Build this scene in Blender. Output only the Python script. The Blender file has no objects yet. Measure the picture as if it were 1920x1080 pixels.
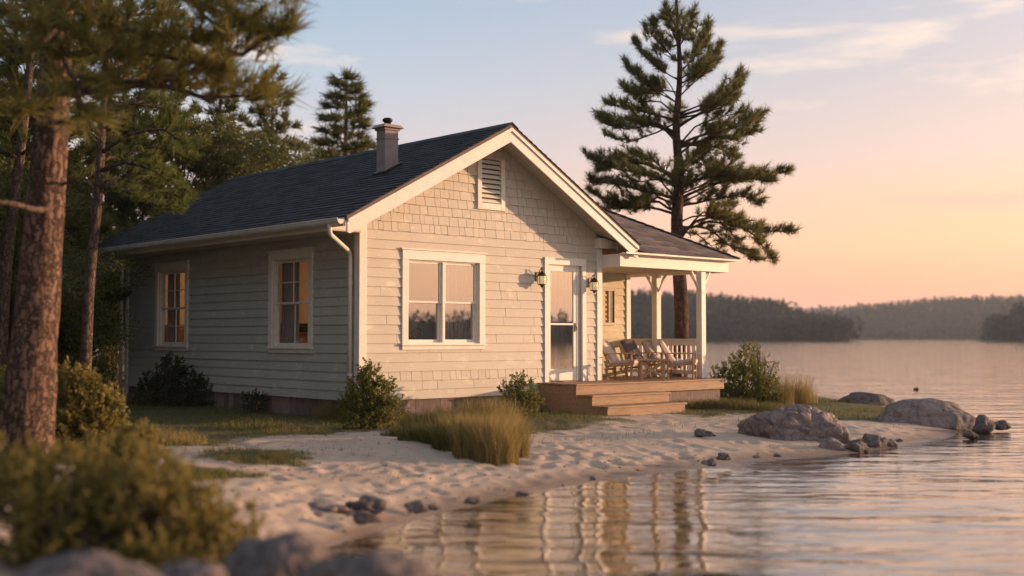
import bpy, bmesh, math, random
import numpy as np
from mathutils import Vector, Matrix, noise
SC = bpy.context.scene; COL = SC.collection
rad = math.radians
rng = np.random.default_rng(7); random.seed(7)

# ---------------------------------------------------------------- survey frame (where the tripod stood)
F = 2220.0; YH = 632
CAM = np.array([-10.81, -15.45, 1.36])
_n = math.hypot(.673, .7396); fx, fy = .673/_n, .7396/_n; rx, ry = fy, -fx
PITCH = math.atan((YH-540)/F); cp, sp = math.cos(PITCH), math.sin(PITCH)
WATER = -.25
def W(lat, dep, z=0.0): return (CAM[0]+lat*rx+dep*fx, CAM[1]+lat*ry+dep*fy, z)
def ld(x, y): dx, dy = x-CAM[0], y-CAM[1]; return dx*rx+dy*ry, dx*fx+dy*fy
def at(px, py, D):            # a surveyed point: bearing/height angles and its real distance
    return W((px-960)/F*D, D, 1.36+(YH-py)/F*D)
def ldz(px, py, z=0.03):      # bearing/angle hit on level z -> (lat, dep)
    D = F*(1.36-z)/(py-YH); return ((px-960)/F*D, D)
AZR = math.atan2(ry, rx)

# ---------------------------------------------------------------- materials
def nodes(name):
    m = bpy.data.materials.new(name); m.use_nodes = True
    nt = m.node_tree; nt.nodes.clear(); return m, nt
def N(nt, t, **kw):
    n = nt.nodes.new(t)
    for k, v in kw.items():
        if k.startswith('i_'):
            key = k[2:]; key = int(key) if key.isdigit() else key.replace('_', ' ')
            n.inputs[key].default_value = v
        else: setattr(n, k, v)
    return n
def rgba(c): return (c[0], c[1], c[2], 1)
def mix(nt, fac, a, b, blend='MIX'):
    n = nt.nodes.new('ShaderNodeMix'); n.data_type = 'RGBA'; n.blend_type = blend
    for s, v in ((0, fac), (6, a), (7, b)):
        if hasattr(v, 'is_output'): nt.links.new(v, n.inputs[s])
        elif s == 0: n.inputs[s].default_value = v
        else: n.inputs[s].default_value = rgba(v)
    return n.outputs[2]
def ramp(nt, src, stops, interp='LINEAR'):
    r = nt.nodes.new('ShaderNodeValToRGB'); e = r.color_ramp.elements; r.color_ramp.interpolation = interp
    while len(e) < len(stops): e.new(.5)
    for i, (p, c) in enumerate(stops):
        e[i].position = p; e[i].color = rgba(c) if hasattr(c, '__len__') else (c, c, c, 1)
    nt.links.new(src, r.inputs[0]); return r.outputs[0]
def tex(nt, scale, detail=4, rough=.6, mapping=None, coord='Object', kind='ShaderNodeTexNoise', rot=None):
    tc = nt.nodes.new('ShaderNodeTexCoord'); mp = nt.nodes.new('ShaderNodeMapping')
    if mapping: mp.inputs['Scale'].default_value = mapping
    if rot: mp.inputs['Rotation'].default_value = rot
    nt.links.new(tc.outputs[coord], mp.inputs[0]); t = nt.nodes.new(kind)
    t.inputs['Scale'].default_value = scale
    if kind == 'ShaderNodeTexNoise': t.inputs['Detail'].default_value = detail; t.inputs['Roughness'].default_value = rough
    nt.links.new(mp.outputs[0], t.inputs['Vector']); return t
def finish(nt, col, rough=.7, bump=None, bs=.3, bd=.01, spec=.3, metal=0, sub=None):
    p = nt.nodes.new('ShaderNodeBsdfPrincipled'); o = nt.nodes.new('ShaderNodeOutputMaterial')
    if hasattr(col, 'is_output'): nt.links.new(col, p.inputs['Base Color'])
    else: p.inputs['Base Color'].default_value = rgba(col)
    if hasattr(rough, 'is_output'): nt.links.new(rough, p.inputs['Roughness'])
    else: p.inputs['Roughness'].default_value = rough
    p.inputs['Specular IOR Level'].default_value = spec; p.inputs['Metallic'].default_value = metal
    if bump is not None:
        b = nt.nodes.new('ShaderNodeBump'); b.inputs['Strength'].default_value = bs; b.inputs['Distance'].default_value = bd
        nt.links.new(bump, b.inputs['Height']); nt.links.new(b.outputs[0], p.inputs['Normal'])
    nt.links.new(p.outputs[0], o.inputs[0]); return p
def simple(name, c1, c2, scale=6, rough=.6, bs=.2, bd=.004, mapping=None, island=.0, metal=0, spec=.3, lo=.35, hi=.65):
    m, nt = nodes(name); t = tex(nt, scale, 6, .65, mapping)
    c = mix(nt, ramp(nt, t.outputs[0], [(lo, 0.), (hi, 1.)]), c1, c2)
    if island:
        g = nt.nodes.new('ShaderNodeNewGeometry')
        c = mix(nt, 1.0, c, ramp(nt, g.outputs['Random Per Island'], [(0, 1-island), (1, 1+island*.6)]), 'MULTIPLY')
    finish(nt, c, rough, t.outputs[0], bs, bd, spec, metal); return m
def painted_siding(name, base, dark, worn):
    m, nt = nodes(name); g = nt.nodes.new('ShaderNodeNewGeometry')
    n1 = tex(nt, 1.3, 5, .6); n2 = tex(nt, 30, 5, .7, (1, 1, .18)); n3 = tex(nt, 7, 6, .75, (1, 1, 1.6)); n4 = tex(nt, 45, 3, .6, (.35, .35, 1.8))
    c = mix(nt, ramp(nt, n1.outputs[0], [(.3, 0.), (.7, 1.)]), base, tuple(b*.88 for b in base))
    c = mix(nt, ramp(nt, g.outputs['Random Per Island'], [(0, 0.), (1, .36)]), c, dark)
    c = mix(nt, ramp(nt, n2.outputs[0], [(.62, 0.), (.78, .22)]), c, dark)
    c = mix(nt, ramp(nt, n3.outputs[0], [(.63, 0.), (.70, .6)]), c, worn)
    n5 = tex(nt, 2.6, 5, .7, (1, 1, 2.2)); n6 = tex(nt, 22, 2, .5, (1, 1, .5))
    c = mix(nt, ramp(nt, n5.outputs[0], [(.57, 0.), (.66, .6)]), c, tuple(min(1, b*1.18+.03) for b in base))
    c = mix(nt, ramp(nt, n6.outputs[0], [(.69, 0.), (.74, .6)]), c, worn)
    s = mix(nt, .5, ramp(nt, n4.outputs[0], [(.3, 0.), (.7, 1.)]), ramp(nt, n2.outputs[0], [(.3, 0.), (.7, 1.)]))
    finish(nt, c, .62, s, .35, .003, .3); return m
def foliage(name, c1, c2, c3, trans=.3, rough=.55):
    m, nt = nodes(name); g = nt.nodes.new('ShaderNodeNewGeometry')
    t = tex(nt, 1.6, 3, .6)
    c = ramp(nt, g.outputs['Random Per Island'], [(0, c1), (.55, c2), (1, c3)])
    c = mix(nt, ramp(nt, t.outputs[0], [(.35, 0.), (.7, .55)]), c, c3)
    p = finish(nt, c, rough, spec=.25)
    tr = nt.nodes.new('ShaderNodeBsdfTranslucent'); nt.links.new(c, tr.inputs[0])
    mx = nt.nodes.new('ShaderNodeMixShader'); mx.inputs[0].default_value = trans
    nt.links.new(p.outputs[0], mx.inputs[1]); nt.links.new(tr.outputs[0], mx.inputs[2])
    nt.links.new(mx.outputs[0], nt.nodes['Material Output'].inputs[0]); return m
def bark(name, plate, crack, sc=9, bd=.03):
    m, nt = nodes(name)
    v = tex(nt, sc, mapping=(1, 1, .28), kind='ShaderNodeTexVoronoi'); v.feature = 'DISTANCE_TO_EDGE'
    n = tex(nt, 5, 6, .7); n2 = tex(nt, 40, 4, .7, (1, 1, .4))
    nt.links.new(mix(nt, .12, v.inputs['Vector'].links[0].from_socket, n.outputs['Color'], 'LINEAR_LIGHT'), v.inputs['Vector'])
    k = ramp(nt, v.outputs[0], [(.01, 0.), (.16, 1.)])
    c = mix(nt, k, crack, mix(nt, ramp(nt, n.outputs[0], [(.35, 0.), (.65, 1.)]), plate, tuple(p*.62 for p in plate)))
    c = mix(nt, ramp(nt, n2.outputs[0], [(.5, 0.), (.8, .5)]), c, crack)
    finish(nt, c, .85, mix(nt, .25, k, n2.outputs[0]), .8, bd, .15); return m
def rockmat(name, a, b, c3, sc=1.0):
    m, nt = nodes(name)
    n = tex(nt, 3*sc, 8, .7); n2 = tex(nt, 26*sc, 6, .75); v = tex(nt, 3.2*sc, kind='ShaderNodeTexVoronoi'); v.feature = 'DISTANCE_TO_EDGE'
    nt.links.new(mix(nt, .25, v.inputs['Vector'].links[0].from_socket, n.outputs['Color'], 'LINEAR_LIGHT'), v.inputs['Vector'])
    c = mix(nt, ramp(nt, n.outputs[0], [(.35, 0.), (.65, 1.)]), a, b)
    c = mix(nt, ramp(nt, n2.outputs[0], [(.45, 0.), (.75, .8)]), c, c3)
    c = mix(nt, ramp(nt, v.outputs[0], [(0., .45), (.05, 0.)]), c, tuple(x*.4 for x in b))
    g = nt.nodes.new('ShaderNodeNewGeometry'); sx = nt.nodes.new('ShaderNodeSeparateXYZ'); nt.links.new(g.outputs['Position'], sx.inputs[0])
    wet = nt.nodes.new('ShaderNodeMapRange'); wet.inputs[1].default_value = WATER+.02; wet.inputs[2].default_value = WATER+.07; wet.inputs[3].default_value = .4; wet.inputs[4].default_value = 1
    nt.links.new(sx.outputs[2], wet.inputs[0])
    c = mix(nt, 1.0, c, wet.outputs[0], 'MULTIPLY')
    h = mix(nt, .4, n.outputs[0], n2.outputs[0])
    finish(nt, c, .75, mix(nt, .12, h, ramp(nt, v.outputs[0], [(0., 0.), (.06, 1.)])), .8, .04, .3); return m
def emis(name, col, s):
    m, nt = nodes(name); e = N(nt, 'ShaderNodeEmission'); e.inputs[0].default_value = rgba(col); e.inputs[1].default_value = s
    o = nt.nodes.new('ShaderNodeOutputMaterial'); nt.links.new(e.outputs[0], o.inputs[0]); return m
def schlick(nt, f0, normal=None, pw=5):      # reflectance that is the same from both sides of a single sheet
    lw = N(nt, 'ShaderNodeLayerWeight'); lw.inputs['Blend'].default_value = .5
    if normal is not None: nt.links.new(normal, lw.inputs['Normal'])
    p = N(nt, 'ShaderNodeMath', operation='POWER'); nt.links.new(lw.outputs['Facing'], p.inputs[0]); p.inputs[1].default_value = pw
    q = N(nt, 'ShaderNodeMath', operation='MULTIPLY_ADD'); nt.links.new(p.outputs[0], q.inputs[0]); q.inputs[1].default_value = 1-f0; q.inputs[2].default_value = f0
    return q.outputs[0]
def glass(name, f0=.1, tint=(.9, .9, .88)):
    m, nt = nodes(name); gl = N(nt, 'ShaderNodeBsdfGlossy'); gl.inputs['Roughness'].default_value = 0; gl.inputs[0].default_value = (1, 1, 1, 1)
    tr = N(nt, 'ShaderNodeBsdfTransparent'); tr.inputs[0].default_value = rgba(tint)
    mx = N(nt, 'ShaderNodeMixShader'); o = nt.nodes.new('ShaderNodeOutputMaterial')
    t = tex(nt, 1.2, 2); b = nt.nodes.new('ShaderNodeBump'); b.inputs['Strength'].default_value = .03; b.inputs['Distance'].default_value = .02
    nt.links.new(t.outputs[0], b.inputs['Height']); nt.links.new(b.outputs[0], gl.inputs['Normal'])
    nt.links.new(schlick(nt, f0), mx.inputs[0]); nt.links.new(tr.outputs[0], mx.inputs[1]); nt.links.new(gl.outputs[0], mx.inputs[2]); nt.links.new(mx.outputs[0], o.inputs[0]); return m

M = {}
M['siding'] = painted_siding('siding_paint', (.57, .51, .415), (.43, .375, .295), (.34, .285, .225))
M['siding_side'] = painted_siding('siding_paint_side', (.49, .475, .41), (.37, .355, .305), (.22, .18, .145))  # same wall paint, greyer and darker: the side's shade put into the colour
M['trim'] = simple('trim_paint', (.74, .69, .60), (.64, .58, .49), 9, .5, .15, .002, island=.06, lo=.4, hi=.75)
M['gutter'] = simple('gutter_paint', (.66, .62, .54), (.56, .52, .45), 4, .38, .05, .002, spec=.5)
M['soffit'] = simple('soffit_paint', (.52, .47, .38), (.46, .41, .33), 5, .65, .1, .002)
M['yellow'] = painted_siding('porch_siding_paint', (.56, .47, .30), (.44, .36, .22), (.36, .28, .17))
M['shingle'] = simple('roof_shingle', (.062, .066, .073), (.038, .041, .046), 60, .9, .4, .003, island=.35, spec=.12)
M['shingle2'] = simple('porch_roof_shingle', (.21, .165, .15), (.15, .12, .11), 60, .9, .5, .004, island=.4, spec=.12)
M['deckedge'] = simple('roof_deck_wood', (.20, .13, .09), (.13, .085, .06), 12, .8)
M['found'] = simple('weathered_skirting', (.27, .20, .165), (.15, .115, .10), 5, .9, .5, .01, (8, 8, 1), island=.4)
M['deck'] = simple('deck_wood', (.38, .23, .125), (.24, .145, .082), 3, .62, .3, .004, (1, 10, 10), island=.22)
M['chim'] = simple('chimney_render', (.30, .235, .215), (.24, .19, .175), 7, .8, .2, .004)
M['chimcap'] = simple('chimney_cap_stone', (.36, .28, .22), (.26, .2, .17), 9, .7)
M['black'] = simple('black_metal', (.02, .018, .016), (.035, .03, .025), 20, .45, metal=.6)
M['bronze'] = simple('aged_bronze', (.07, .05, .03), (.035, .026, .02), 25, .4, metal=.7)
M['pane'] = glass('window_glass', .36, (.80, .77, .72))
M['pane_side'] = glass('side_window_glass', .05)
M['amber'] = None
M['lampglass'], _nt = nodes('lantern_glass')
_p = finish(_nt, (.80, .66, .42), .25, tex(_nt, 30, 2).outputs[0], .3, .003, .5)
_p.inputs['Emission Color'].default_value = (1, .68, .3, 1); _p.inputs['Emission Strength'].default_value = .22
M['teak'] = simple('chair_wood', (.50, .31, .17), (.38, .225, .12), 4, .55, .2, .002, (6, 6, 1), island=.15)
M['linen'] = simple('beige_canvas', (.55, .45, .37), (.48, .39, .32), 60, .95, .3, .001)
M['darkfab'] = simple('brown_canvas', (.15, .115, .11), (.12, .09, .09), 60, .95, .3, .001)
M['curtain'] = simple('sheer_curtain', (.36, .31, .28), (.27, .23, .205), 12, .9, .1, .001, (6, 6, .5))
M['curtaind'] = simple('brown_curtain', (.15, .11, .09), (.11, .08, .065), 12, .9, .1, .001, (6, 6, .5))
M['room'] = simple('room_wall', (.56, .45, .33), (.52, .41, .30), 3, .85)
M['roomdark'] = simple('dark_panelling', (.05, .038, .03), (.035, .027, .02), 4, .7, .2, .003, (6, 6, 1))
M['wood_in'] = simple('furniture_wood', (.34, .18, .08), (.25, .13, .06), 4, .5)
M['needle'] = foliage('pine_needles', (.060, .085, .018), (.12, .15, .034), (.20, .20, .055), .4)
M['needle_fg'] = foliage('long_pine_needles', (.09, .094, .022), (.165, .16, .038), (.28, .23, .065), .4)
M['needle_r'] = foliage('lake_pine_needles', (.060, .072, .024), (.125, .132, .043), (.22, .19, .064), .5)
M['leaf_far'] = foliage('distant_leaves', (.055, .070, .020), (.10, .112, .032), (.17, .155, .05), .4)
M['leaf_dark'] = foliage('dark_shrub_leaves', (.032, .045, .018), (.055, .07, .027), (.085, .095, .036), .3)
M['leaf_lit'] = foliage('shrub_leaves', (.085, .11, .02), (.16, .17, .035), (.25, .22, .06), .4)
M['leaf_gold'] = foliage('golden_shrub_leaves', (.12, .11, .026), (.22, .185, .045), (.33, .25, .075), .42)
M['grass'] = foliage('lawn_blades', (.06, .08, .016), (.11, .12, .026), (.24, .2, .06), .35)
M['tussock'] = foliage('tussock_blades', (.13, .12, .03), (.27, .205, .065), (.46, .33, .13), .4)
M['tussock_g'] = foliage('green_tussock_blades', (.075, .082, .022), (.13, .125, .036), (.22, .18, .06), .35)
M['bark_red'] = bark('pine_bark', (.23, .14, .10), (.05, .034, .027), 15, .035)
M['bark'] = bark('bark', (.17, .115, .088), (.05, .034, .027), 16, .02)
M['bark_r'] = bark('lake_pine_bark', (.15, .085, .058), (.045, .028, .02), 14, .02)
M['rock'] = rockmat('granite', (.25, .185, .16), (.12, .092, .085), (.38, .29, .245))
M['rock_near'] = rockmat('shaded_granite', (.16, .125, .115), (.07, .058, .056), (.27, .21, .18), 1.4)  # darker mid-tone granite for the bottom-edge rocks and most beach stones
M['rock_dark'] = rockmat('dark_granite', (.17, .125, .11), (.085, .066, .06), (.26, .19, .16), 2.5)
M['hill'] = simple('hill_ground', (.05, .055, .03), (.035, .04, .025), .05, .95)
M['forest'] = foliage('far_forest', (.012, .026, .030), (.026, .044, .047), (.055, .068, .058), .1)  # forest green pushed towards blue, distance haze put into the leaf colour

# ---------------------------------------------------------------- mesh helpers
def worg(o):
    v = Vector((0, 0, 0))
    while o is not None: v += o.location; o = o.parent
    return v
def link(o, parent=None):
    COL.objects.link(o)
    if parent is not None: o.parent = parent
    return o
def mesh_obj(name, verts, faces, mat, parent=None, smooth=False, bevel=0):
    me = bpy.data.meshes.new(name)
    v = np.asarray(verts, dtype=float)
    if parent is not None: v = v-np.array(worg(parent))
    me.from_pydata(v.tolist(), [], faces if isinstance(faces, list) else faces.tolist()); me.materials.append(mat)
    if smooth: me.polygons.foreach_set('use_smooth', [True]*len(me.polygons))
    o = link(bpy.data.objects.new(name, me), parent)
    if bevel:
        b = o.modifiers.new('bevel', 'BEVEL'); b.width = bevel; b.segments = 2; b.limit_method = 'ANGLE'; b.harden_normals = False
    return o
class MB:
    def __init__(s): s.v = []; s.f = []
    def hexa(s, p):
        n = len(s.v); s.v += [tuple(q) for q in p]
        s.f += [[n+a for a in q] for q in ((0, 3, 2, 1), (4, 5, 6, 7), (0, 1, 5, 4), (1, 2, 6, 5), (2, 3, 7, 6), (3, 0, 4, 7))]
    def box(s, x0, x1, y0, y1, z0, z1):
        s.hexa([(x0, y0, z0), (x1, y0, z0), (x1, y1, z0), (x0, y1, z0), (x0, y0, z1), (x1, y0, z1), (x1, y1, z1), (x0, y1, z1)])
    def beam(s, a, b, w, h, up=(0, 0, 1)):
        a, b = Vector(a), Vector(b); d = (b-a).normalized(); u = Vector(up); sd = d.cross(u).normalized(); u = sd.cross(d)
        s.hexa([a-sd*w/2-u*h/2, a+sd*w/2-u*h/2, b+sd*w/2-u*h/2, b-sd*w/2-u*h/2, a-sd*w/2+u*h/2, a+sd*w/2+u*h/2, b+sd*w/2+u*h/2, b-sd*w/2+u*h/2])
    def prism(s, poly, fn, a, b):      # poly in 2D, fn(u,v,t)->xyz
        n = len(s.v); k = len(poly)
        s.v += [fn(u, v, a) for u, v in poly]+[fn(u, v, b) for u, v in poly]
        s.f += [[n+i for i in range(k)][::-1], [n+k+i for i in range(k)]]+[[n+i, n+(i+1) % k, n+k+(i+1) % k, n+k+i] for i in range(k)]
    def tube(s, pts, r, k=8, cap=True, wob=None):
        pts = [Vector(p) for p in pts]; m = len(pts); n = len(s.v); ref = None
        if not hasattr(r, '__len__'): r = [r]*m
        for i, p in enumerate(pts):
            d = (pts[min(i+1, m-1)]-pts[max(i-1, 0)]).normalized()
            if ref is None: ref = d.orthogonal().normalized()
            e1 = (ref-d*ref.dot(d)).normalized(); ref = e1; e2 = d.cross(e1)
            for j in range(k):
                a = 2*math.pi*j/k; q = e1*math.cos(a)+e2*math.sin(a); rr = r[i]
                if wob: rr *= wob(p, q, a)
                s.v.append(tuple(p+q*rr))
        for i in range(m-1):
            for j in range(k):
                s.f.append([n+i*k+j, n+i*k+(j+1) % k, n+(i+1)*k+(j+1) % k, n+(i+1)*k+j])
        if cap: s.f.append([n+j for j in range(k)][::-1]); s.f.append([n+(m-1)*k+j for j in range(k)])
    def lathe(s, c, prof, k=16):
        n = len(s.v)
        for r, z in prof:
            for j in range(k): a = 2*math.pi*j/k; s.v.append((c[0]+r*math.cos(a), c[1]+r*math.sin(a), c[2]+z))
        for i in range(len(prof)-1):
            for j in range(k): s.f.append([n+i*k+j, n+i*k+(j+1) % k, n+(i+1)*k+(j+1) % k, n+(i+1)*k+j])
        s.f.append([n+j for j in range(k)][::-1]); s.f.append([n+(len(prof)-1)*k+j for j in range(k)])
    def build(s, name, mat, parent=None, smooth=False, bevel=0): return mesh_obj(name, s.v, s.f, mat, parent, smooth, bevel)
def clip(o, planes):
    bm = bmesh.new(); bm.from_mesh(o.data)
    for co, no in planes:
        bmesh.ops.bisect_plane(bm, geom=bm.verts[:]+bm.edges[:]+bm.faces[:], plane_co=co, plane_no=no, clear_outer=True)
    bm.to_mesh(o.data); bm.free()
def thing(name, label, cat, loc=(0, 0, 0), group=None):
    o = bpy.data.objects.new(name, None); o.location = loc; o.empty_display_size = .2; COL.objects.link(o)
    o['label'] = label; o['category'] = cat
    if group: o['group'] = group
    return o
def tag(o, label, cat, group=None):
    o['label'] = label; o['category'] = cat
    if group: o['group'] = group
    return o
def copy_tree(o, parent=None):
    c = o.copy(); COL.objects.link(c); c.parent = parent
    for ch in o.children: copy_tree(ch, c)
    return c
def origin_to(o, loc):        # put a single-mesh thing's origin at its base
    L = Vector(loc); o.data.transform(Matrix.Translation(-L)); o.location = L; return o

# ---------------------------------------------------------------- ground
def polyd(P, poly, closed=True):
    P = np.asarray(P, float); best = np.full(len(P), 1e9); inside = np.zeros(len(P), bool); n = len(poly)
    for i in range(n if closed else n-1):
        a = np.array(poly[i], float); b = np.array(poly[(i+1) % n], float); ab = b-a
        t = np.clip(((P-a)@ab)/(ab@ab+1e-9), 0, 1); d = np.hypot(*(P-a-t[:, None]*ab).T); best = np.minimum(best, d)
        if closed:
            c = ((a[1] > P[:, 1]) != (b[1] > P[:, 1])) & (P[:, 0] < (b[0]-a[0])*(P[:, 1]-a[1])/(b[1]-a[1]+1e-12)+a[0]); inside ^= c
    return np.where(inside, best, -best) if closed else best
def smooth_poly(pts, it=2):
    for _ in range(it):
        q = []
        for i in range(len(pts)):
            a, b = pts[i], pts[(i+1) % len(pts)]
            q += [(a[0]*.75+b[0]*.25, a[1]*.75+b[1]*.25), (a[0]*.25+b[0]*.75, a[1]*.25+b[1]*.75)]
        pts = q
    return pts
SHORE = smooth_poly([(3, -40), (1.3, -8), (.9, 0), (.5, 3.2), (-.2, 4.6), (-1.0, 5.8), (-1.55, 7.2), (-1.6, 8.4), (-1.46, 9.06), (-1.14, 9.8), (-.64, 10.98), (.22, 12.41),
         (1.15, 13.53), (2.21, 14.5), (3.4, 15.5), (4.34, 16.12), (5.58, 17.28), (6.95, 18.9), (7.6, 20.2), (8.5, 22.5), (9.2, 26), (9.1, 29.5), (8.4, 33),
         (6.5, 36), (3.5, 39), (-2, 45), (-14, 58), (-40, 85), (-200, 150), (-200, -40)], 2)
def npnoise(P, s, seed=0):
    return np.array([noise.noise(Vector((p[0]*s, p[1]*s, seed))) for p in P])
DIM = []
r2 = random.Random(3)
for _ in range(760):
    px = r2.uniform(440, 1450); py = r2.uniform(838, 975)
    la, de = ldz(px, py, -.06)
    if all((la-a)**2+(de-b)**2 > .13**2 for a, b, _, _, _ in DIM): DIM.append((la, de, r2.uniform(.045, .12), r2.uniform(.012, .032), r2.uniform(0, 3.14)))
for _ in range(260):
    px = r2.uniform(1000, 1750); py = r2.uniform(775, 845); la, de = ldz(px, py, -.03)
    DIM.append((la, de, r2.uniform(.06, .13), r2.uniform(.008, .022), r2.uniform(0, 3.14)))
def gheight(P, fine=True):
    P = np.asarray(P, float); d = polyd(P, SHORE)
    z = np.where(d > 0, WATER+.30*(1-np.exp(-np.maximum(d, 0)/1.7)), WATER-np.minimum(2.2, .11*np.maximum(-d, 0)))
    la, de = P[:, 0], P[:, 1]
    z += .42*np.exp(-((la+5.2)**2+(de-5.5)**2)/26)*(d > 0)*(1-np.exp(-np.maximum(d, 0)/.8))
    z += .9*np.clip((de-30)/60, 0, 1)*np.clip((-la-6)/20, 0, 1)*(d > 0)
    if fine:
        m = (np.abs(la) < 14) & (de > 3) & (de < 40); idx = np.where(m)[0]; Q = P[idx]
        amp = np.clip(d[idx]/.8, 0, 1)
        z[idx] += (.034*npnoise(Q, .55, 3)+.012*npnoise(Q, 1.9, 5)+.007*npnoise(Q, 6.5, 8)+.007*npnoise(Q, 13, 9))*amp
        for a, b, r, h, th in DIM:
            k = idx[(np.abs(Q[:, 0]-a) < .5) & (np.abs(Q[:, 1]-b) < .5)]
            if len(k) == 0: continue
            u = (la[k]-a)*math.cos(th)+(de[k]-b)*math.sin(th); v = -(la[k]-a)*math.sin(th)+(de[k]-b)*math.cos(th)
            q = np.sqrt((u/1.5)**2+v**2)/r
            z[k] += (-h*np.exp(-q**2)+h*.45*np.exp(-((q-1.5)/.5)**2))*np.clip(d[k]/.5, 0, 1)
    return z
def gh(la, de): return float(gheight([(la, de)], False)[0])
def axis(a, b, step, far, g=1.25):
    c = list(np.arange(a, b, step)); s = step; x = b
    while x < far: c.append(x); s *= g; x += s
    s = step; x = a-step; L = []
    while x > -far: L.append(x); s *= g; x -= s
    return np.array(L[::-1]+c)
ua = axis(-7.5, 10, .04, 1300); va = axis(7.5, 21, .045, 1300)
UU_, VV_ = np.meshgrid(ua, va); P = np.stack([UU_.ravel(), VV_.ravel()], 1)
Z = gheight(P); XY = np.stack([CAM[0]+P[:, 0]*rx+P[:, 1]*fx, CAM[1]+P[:, 0]*ry+P[:, 1]*fy, Z], 1)
nu, nv = len(ua), len(va)
ii = np.arange(nu*nv).reshape(nv, nu); FA = np.stack([ii[:-1, :-1], ii[:-1, 1:], ii[1:, 1:], ii[1:, :-1]], -1).reshape(-1, 4)
ip = lambda L, z=.02: [ldz(x, y, z) for x, y in L]
LAWN = ip([(-900, 960), (60, 905), (250, 872), (330, 840), (420, 838), (490, 818), (600, 816), (700, 806), (800, 812), (1010, 808), (1160, 790), (1165, 770), (1020, 748), (940, 745), (690, 738), (200, 715), (-900, 700)])
LAWN2 = ip([(1272, 775), (1310, 782), (1420, 777), (1470, 784), (1560, 780), (1660, 780), (1715, 768), (1650, 752), (1470, 735), (1350, 722), (1250, 722)], 0)
PATCH = ip([(385, 872), (470, 888), (560, 878), (578, 862), (520, 850), (440, 856), (390, 862)], -.03)
PATCH2 = ip([(290, 905), (380, 915), (470, 905), (440, 890), (330, 885)], 0)
PATCH3 = ip([(1420, 800), (1400, 790), (1450, 780), (1500, 790)], -.05)
def gmask(P):
    m = np.maximum.reduce([polyd(P, L) for L in (LAWN, LAWN2, PATCH, PATCH2, PATCH3)])
    la, de = P[:, 0], P[:, 1]
    return np.maximum(m, np.maximum(-6.5-la, np.minimum(de-24, 5-la)))
k = (np.abs(P[:, 0]) < 60) & (P[:, 1] > 0) & (P[:, 1] < 90)
gm = np.zeros(len(P)); nz = np.zeros(len(P)); nz[k] = npnoise(P[k], 1.7, 11)*.35+npnoise(P[k], 6, 12)*.15
gm[k] = np.clip((gmask(P[k])+nz[k])/.35+.5, 0, 1)
m, nt = nodes('beach_ground')
att = N(nt, 'ShaderNodeAttribute', attribute_name='grassiness')
t1 = tex(nt, 1.2, 6, .6); t2 = tex(nt, 140, 3, .8); t3 = tex(nt, 14, 5, .7)
sand = mix(nt, ramp(nt, t1.outputs[0], [(.3, 0.), (.7, 1.)]), (.53, .405, .305), (.44, .33, .245))
sand = mix(nt, ramp(nt, t2.outputs[0], [(.35, .6), (.5, 0.)]), sand, (.27, .19, .13))
sand = mix(nt, ramp(nt, t3.outputs[0], [(.66, 0.), (.8, .35)]), sand, (.25, .18, .12))
soil = mix(nt, ramp(nt, t3.outputs[0], [(.35, 0.), (.65, 1.)]), (.075, .072, .026), (.135, .105, .05))
c = mix(nt, att.outputs['Fac'], sand, soil)
g = nt.nodes.new('ShaderNodeNewGeometry'); sx = nt.nodes.new('ShaderNodeSeparateXYZ'); nt.links.new(g.outputs['Position'], sx.inputs[0])
ad = N(nt, 'ShaderNodeMath', operation='MULTIPLY_ADD'); nt.links.new(t1.outputs[0], ad.inputs[0]); ad.inputs[1].default_value = .05; nt.links.new(sx.outputs[2], ad.inputs[2])
def mr(a, b, c0, c1):
    q = nt.nodes.new('ShaderNodeMapRange')
    for i_, v_ in enumerate((a, b, c0, c1)): q.inputs[i_+1].default_value = v_
    nt.links.new(ad.outputs[0], q.inputs[0]); return q.outputs[0]
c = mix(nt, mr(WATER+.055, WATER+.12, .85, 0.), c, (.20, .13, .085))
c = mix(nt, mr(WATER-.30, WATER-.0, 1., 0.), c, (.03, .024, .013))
finish(nt, c, mr(WATER+.03, WATER+.085, .12, .92), mix(nt, .4, t2.outputs[0], t3.outputs[0]), .5, .012, .3)
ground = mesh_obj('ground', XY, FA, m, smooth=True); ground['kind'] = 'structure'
a_ = ground.data.attributes.new('grassiness', 'FLOAT', 'POINT'); a_.data.foreach_set('value', gm.astype(np.float32))

# ---------------------------------------------------------------- water
m, nt = nodes('lake_water')
yaw = math.atan2(ry, rx)
w1 = tex(nt, 1.0, 3, .5, (.55, 2.3, 1), rot=None); w2 = tex(nt, 1.0, 2, .5, (.22, .9, 1)); w3 = tex(nt, 1.0, 2, .5, (2.2, 8, 1))
for i_, w in enumerate((w1, w2, w3)):
    mp = w.inputs['Vector'].links[0].from_node; mp.vector_type = 'TEXTURE'
    mp.inputs['Rotation'].default_value = (0, 0, yaw); s = ((1.6, .34, 1), (4.2, .95, 1), (.5, .10, 1))[i_]; mp.inputs['Scale'].default_value = s
    w.inputs['Scale'].default_value = 1
w2.inputs['Distortion'].default_value = .6; w1.inputs['Distortion'].default_value = .4
def mul(a, k):
    q = N(nt, 'ShaderNodeMath', operation='MULTIPLY'); nt.links.new(a, q.inputs[0]); q.inputs[1].default_value = k; return q.outputs[0]
def add(a, b):
    q = N(nt, 'ShaderNodeMath', operation='ADD'); nt.links.new(a, q.inputs[0]); nt.links.new(b, q.inputs[1]); return q.outputs[0]
h = add(add(mul(w1.outputs[0], .6), mul(w2.outputs[0], 1.1)), mul(w3.outputs[0], .11))
bp = N(nt, 'ShaderNodeBump'); bp.inputs['Strength'].default_value = 1; bp.inputs['Distance'].default_value = .047; nt.links.new(h, bp.inputs['Height'])
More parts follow.
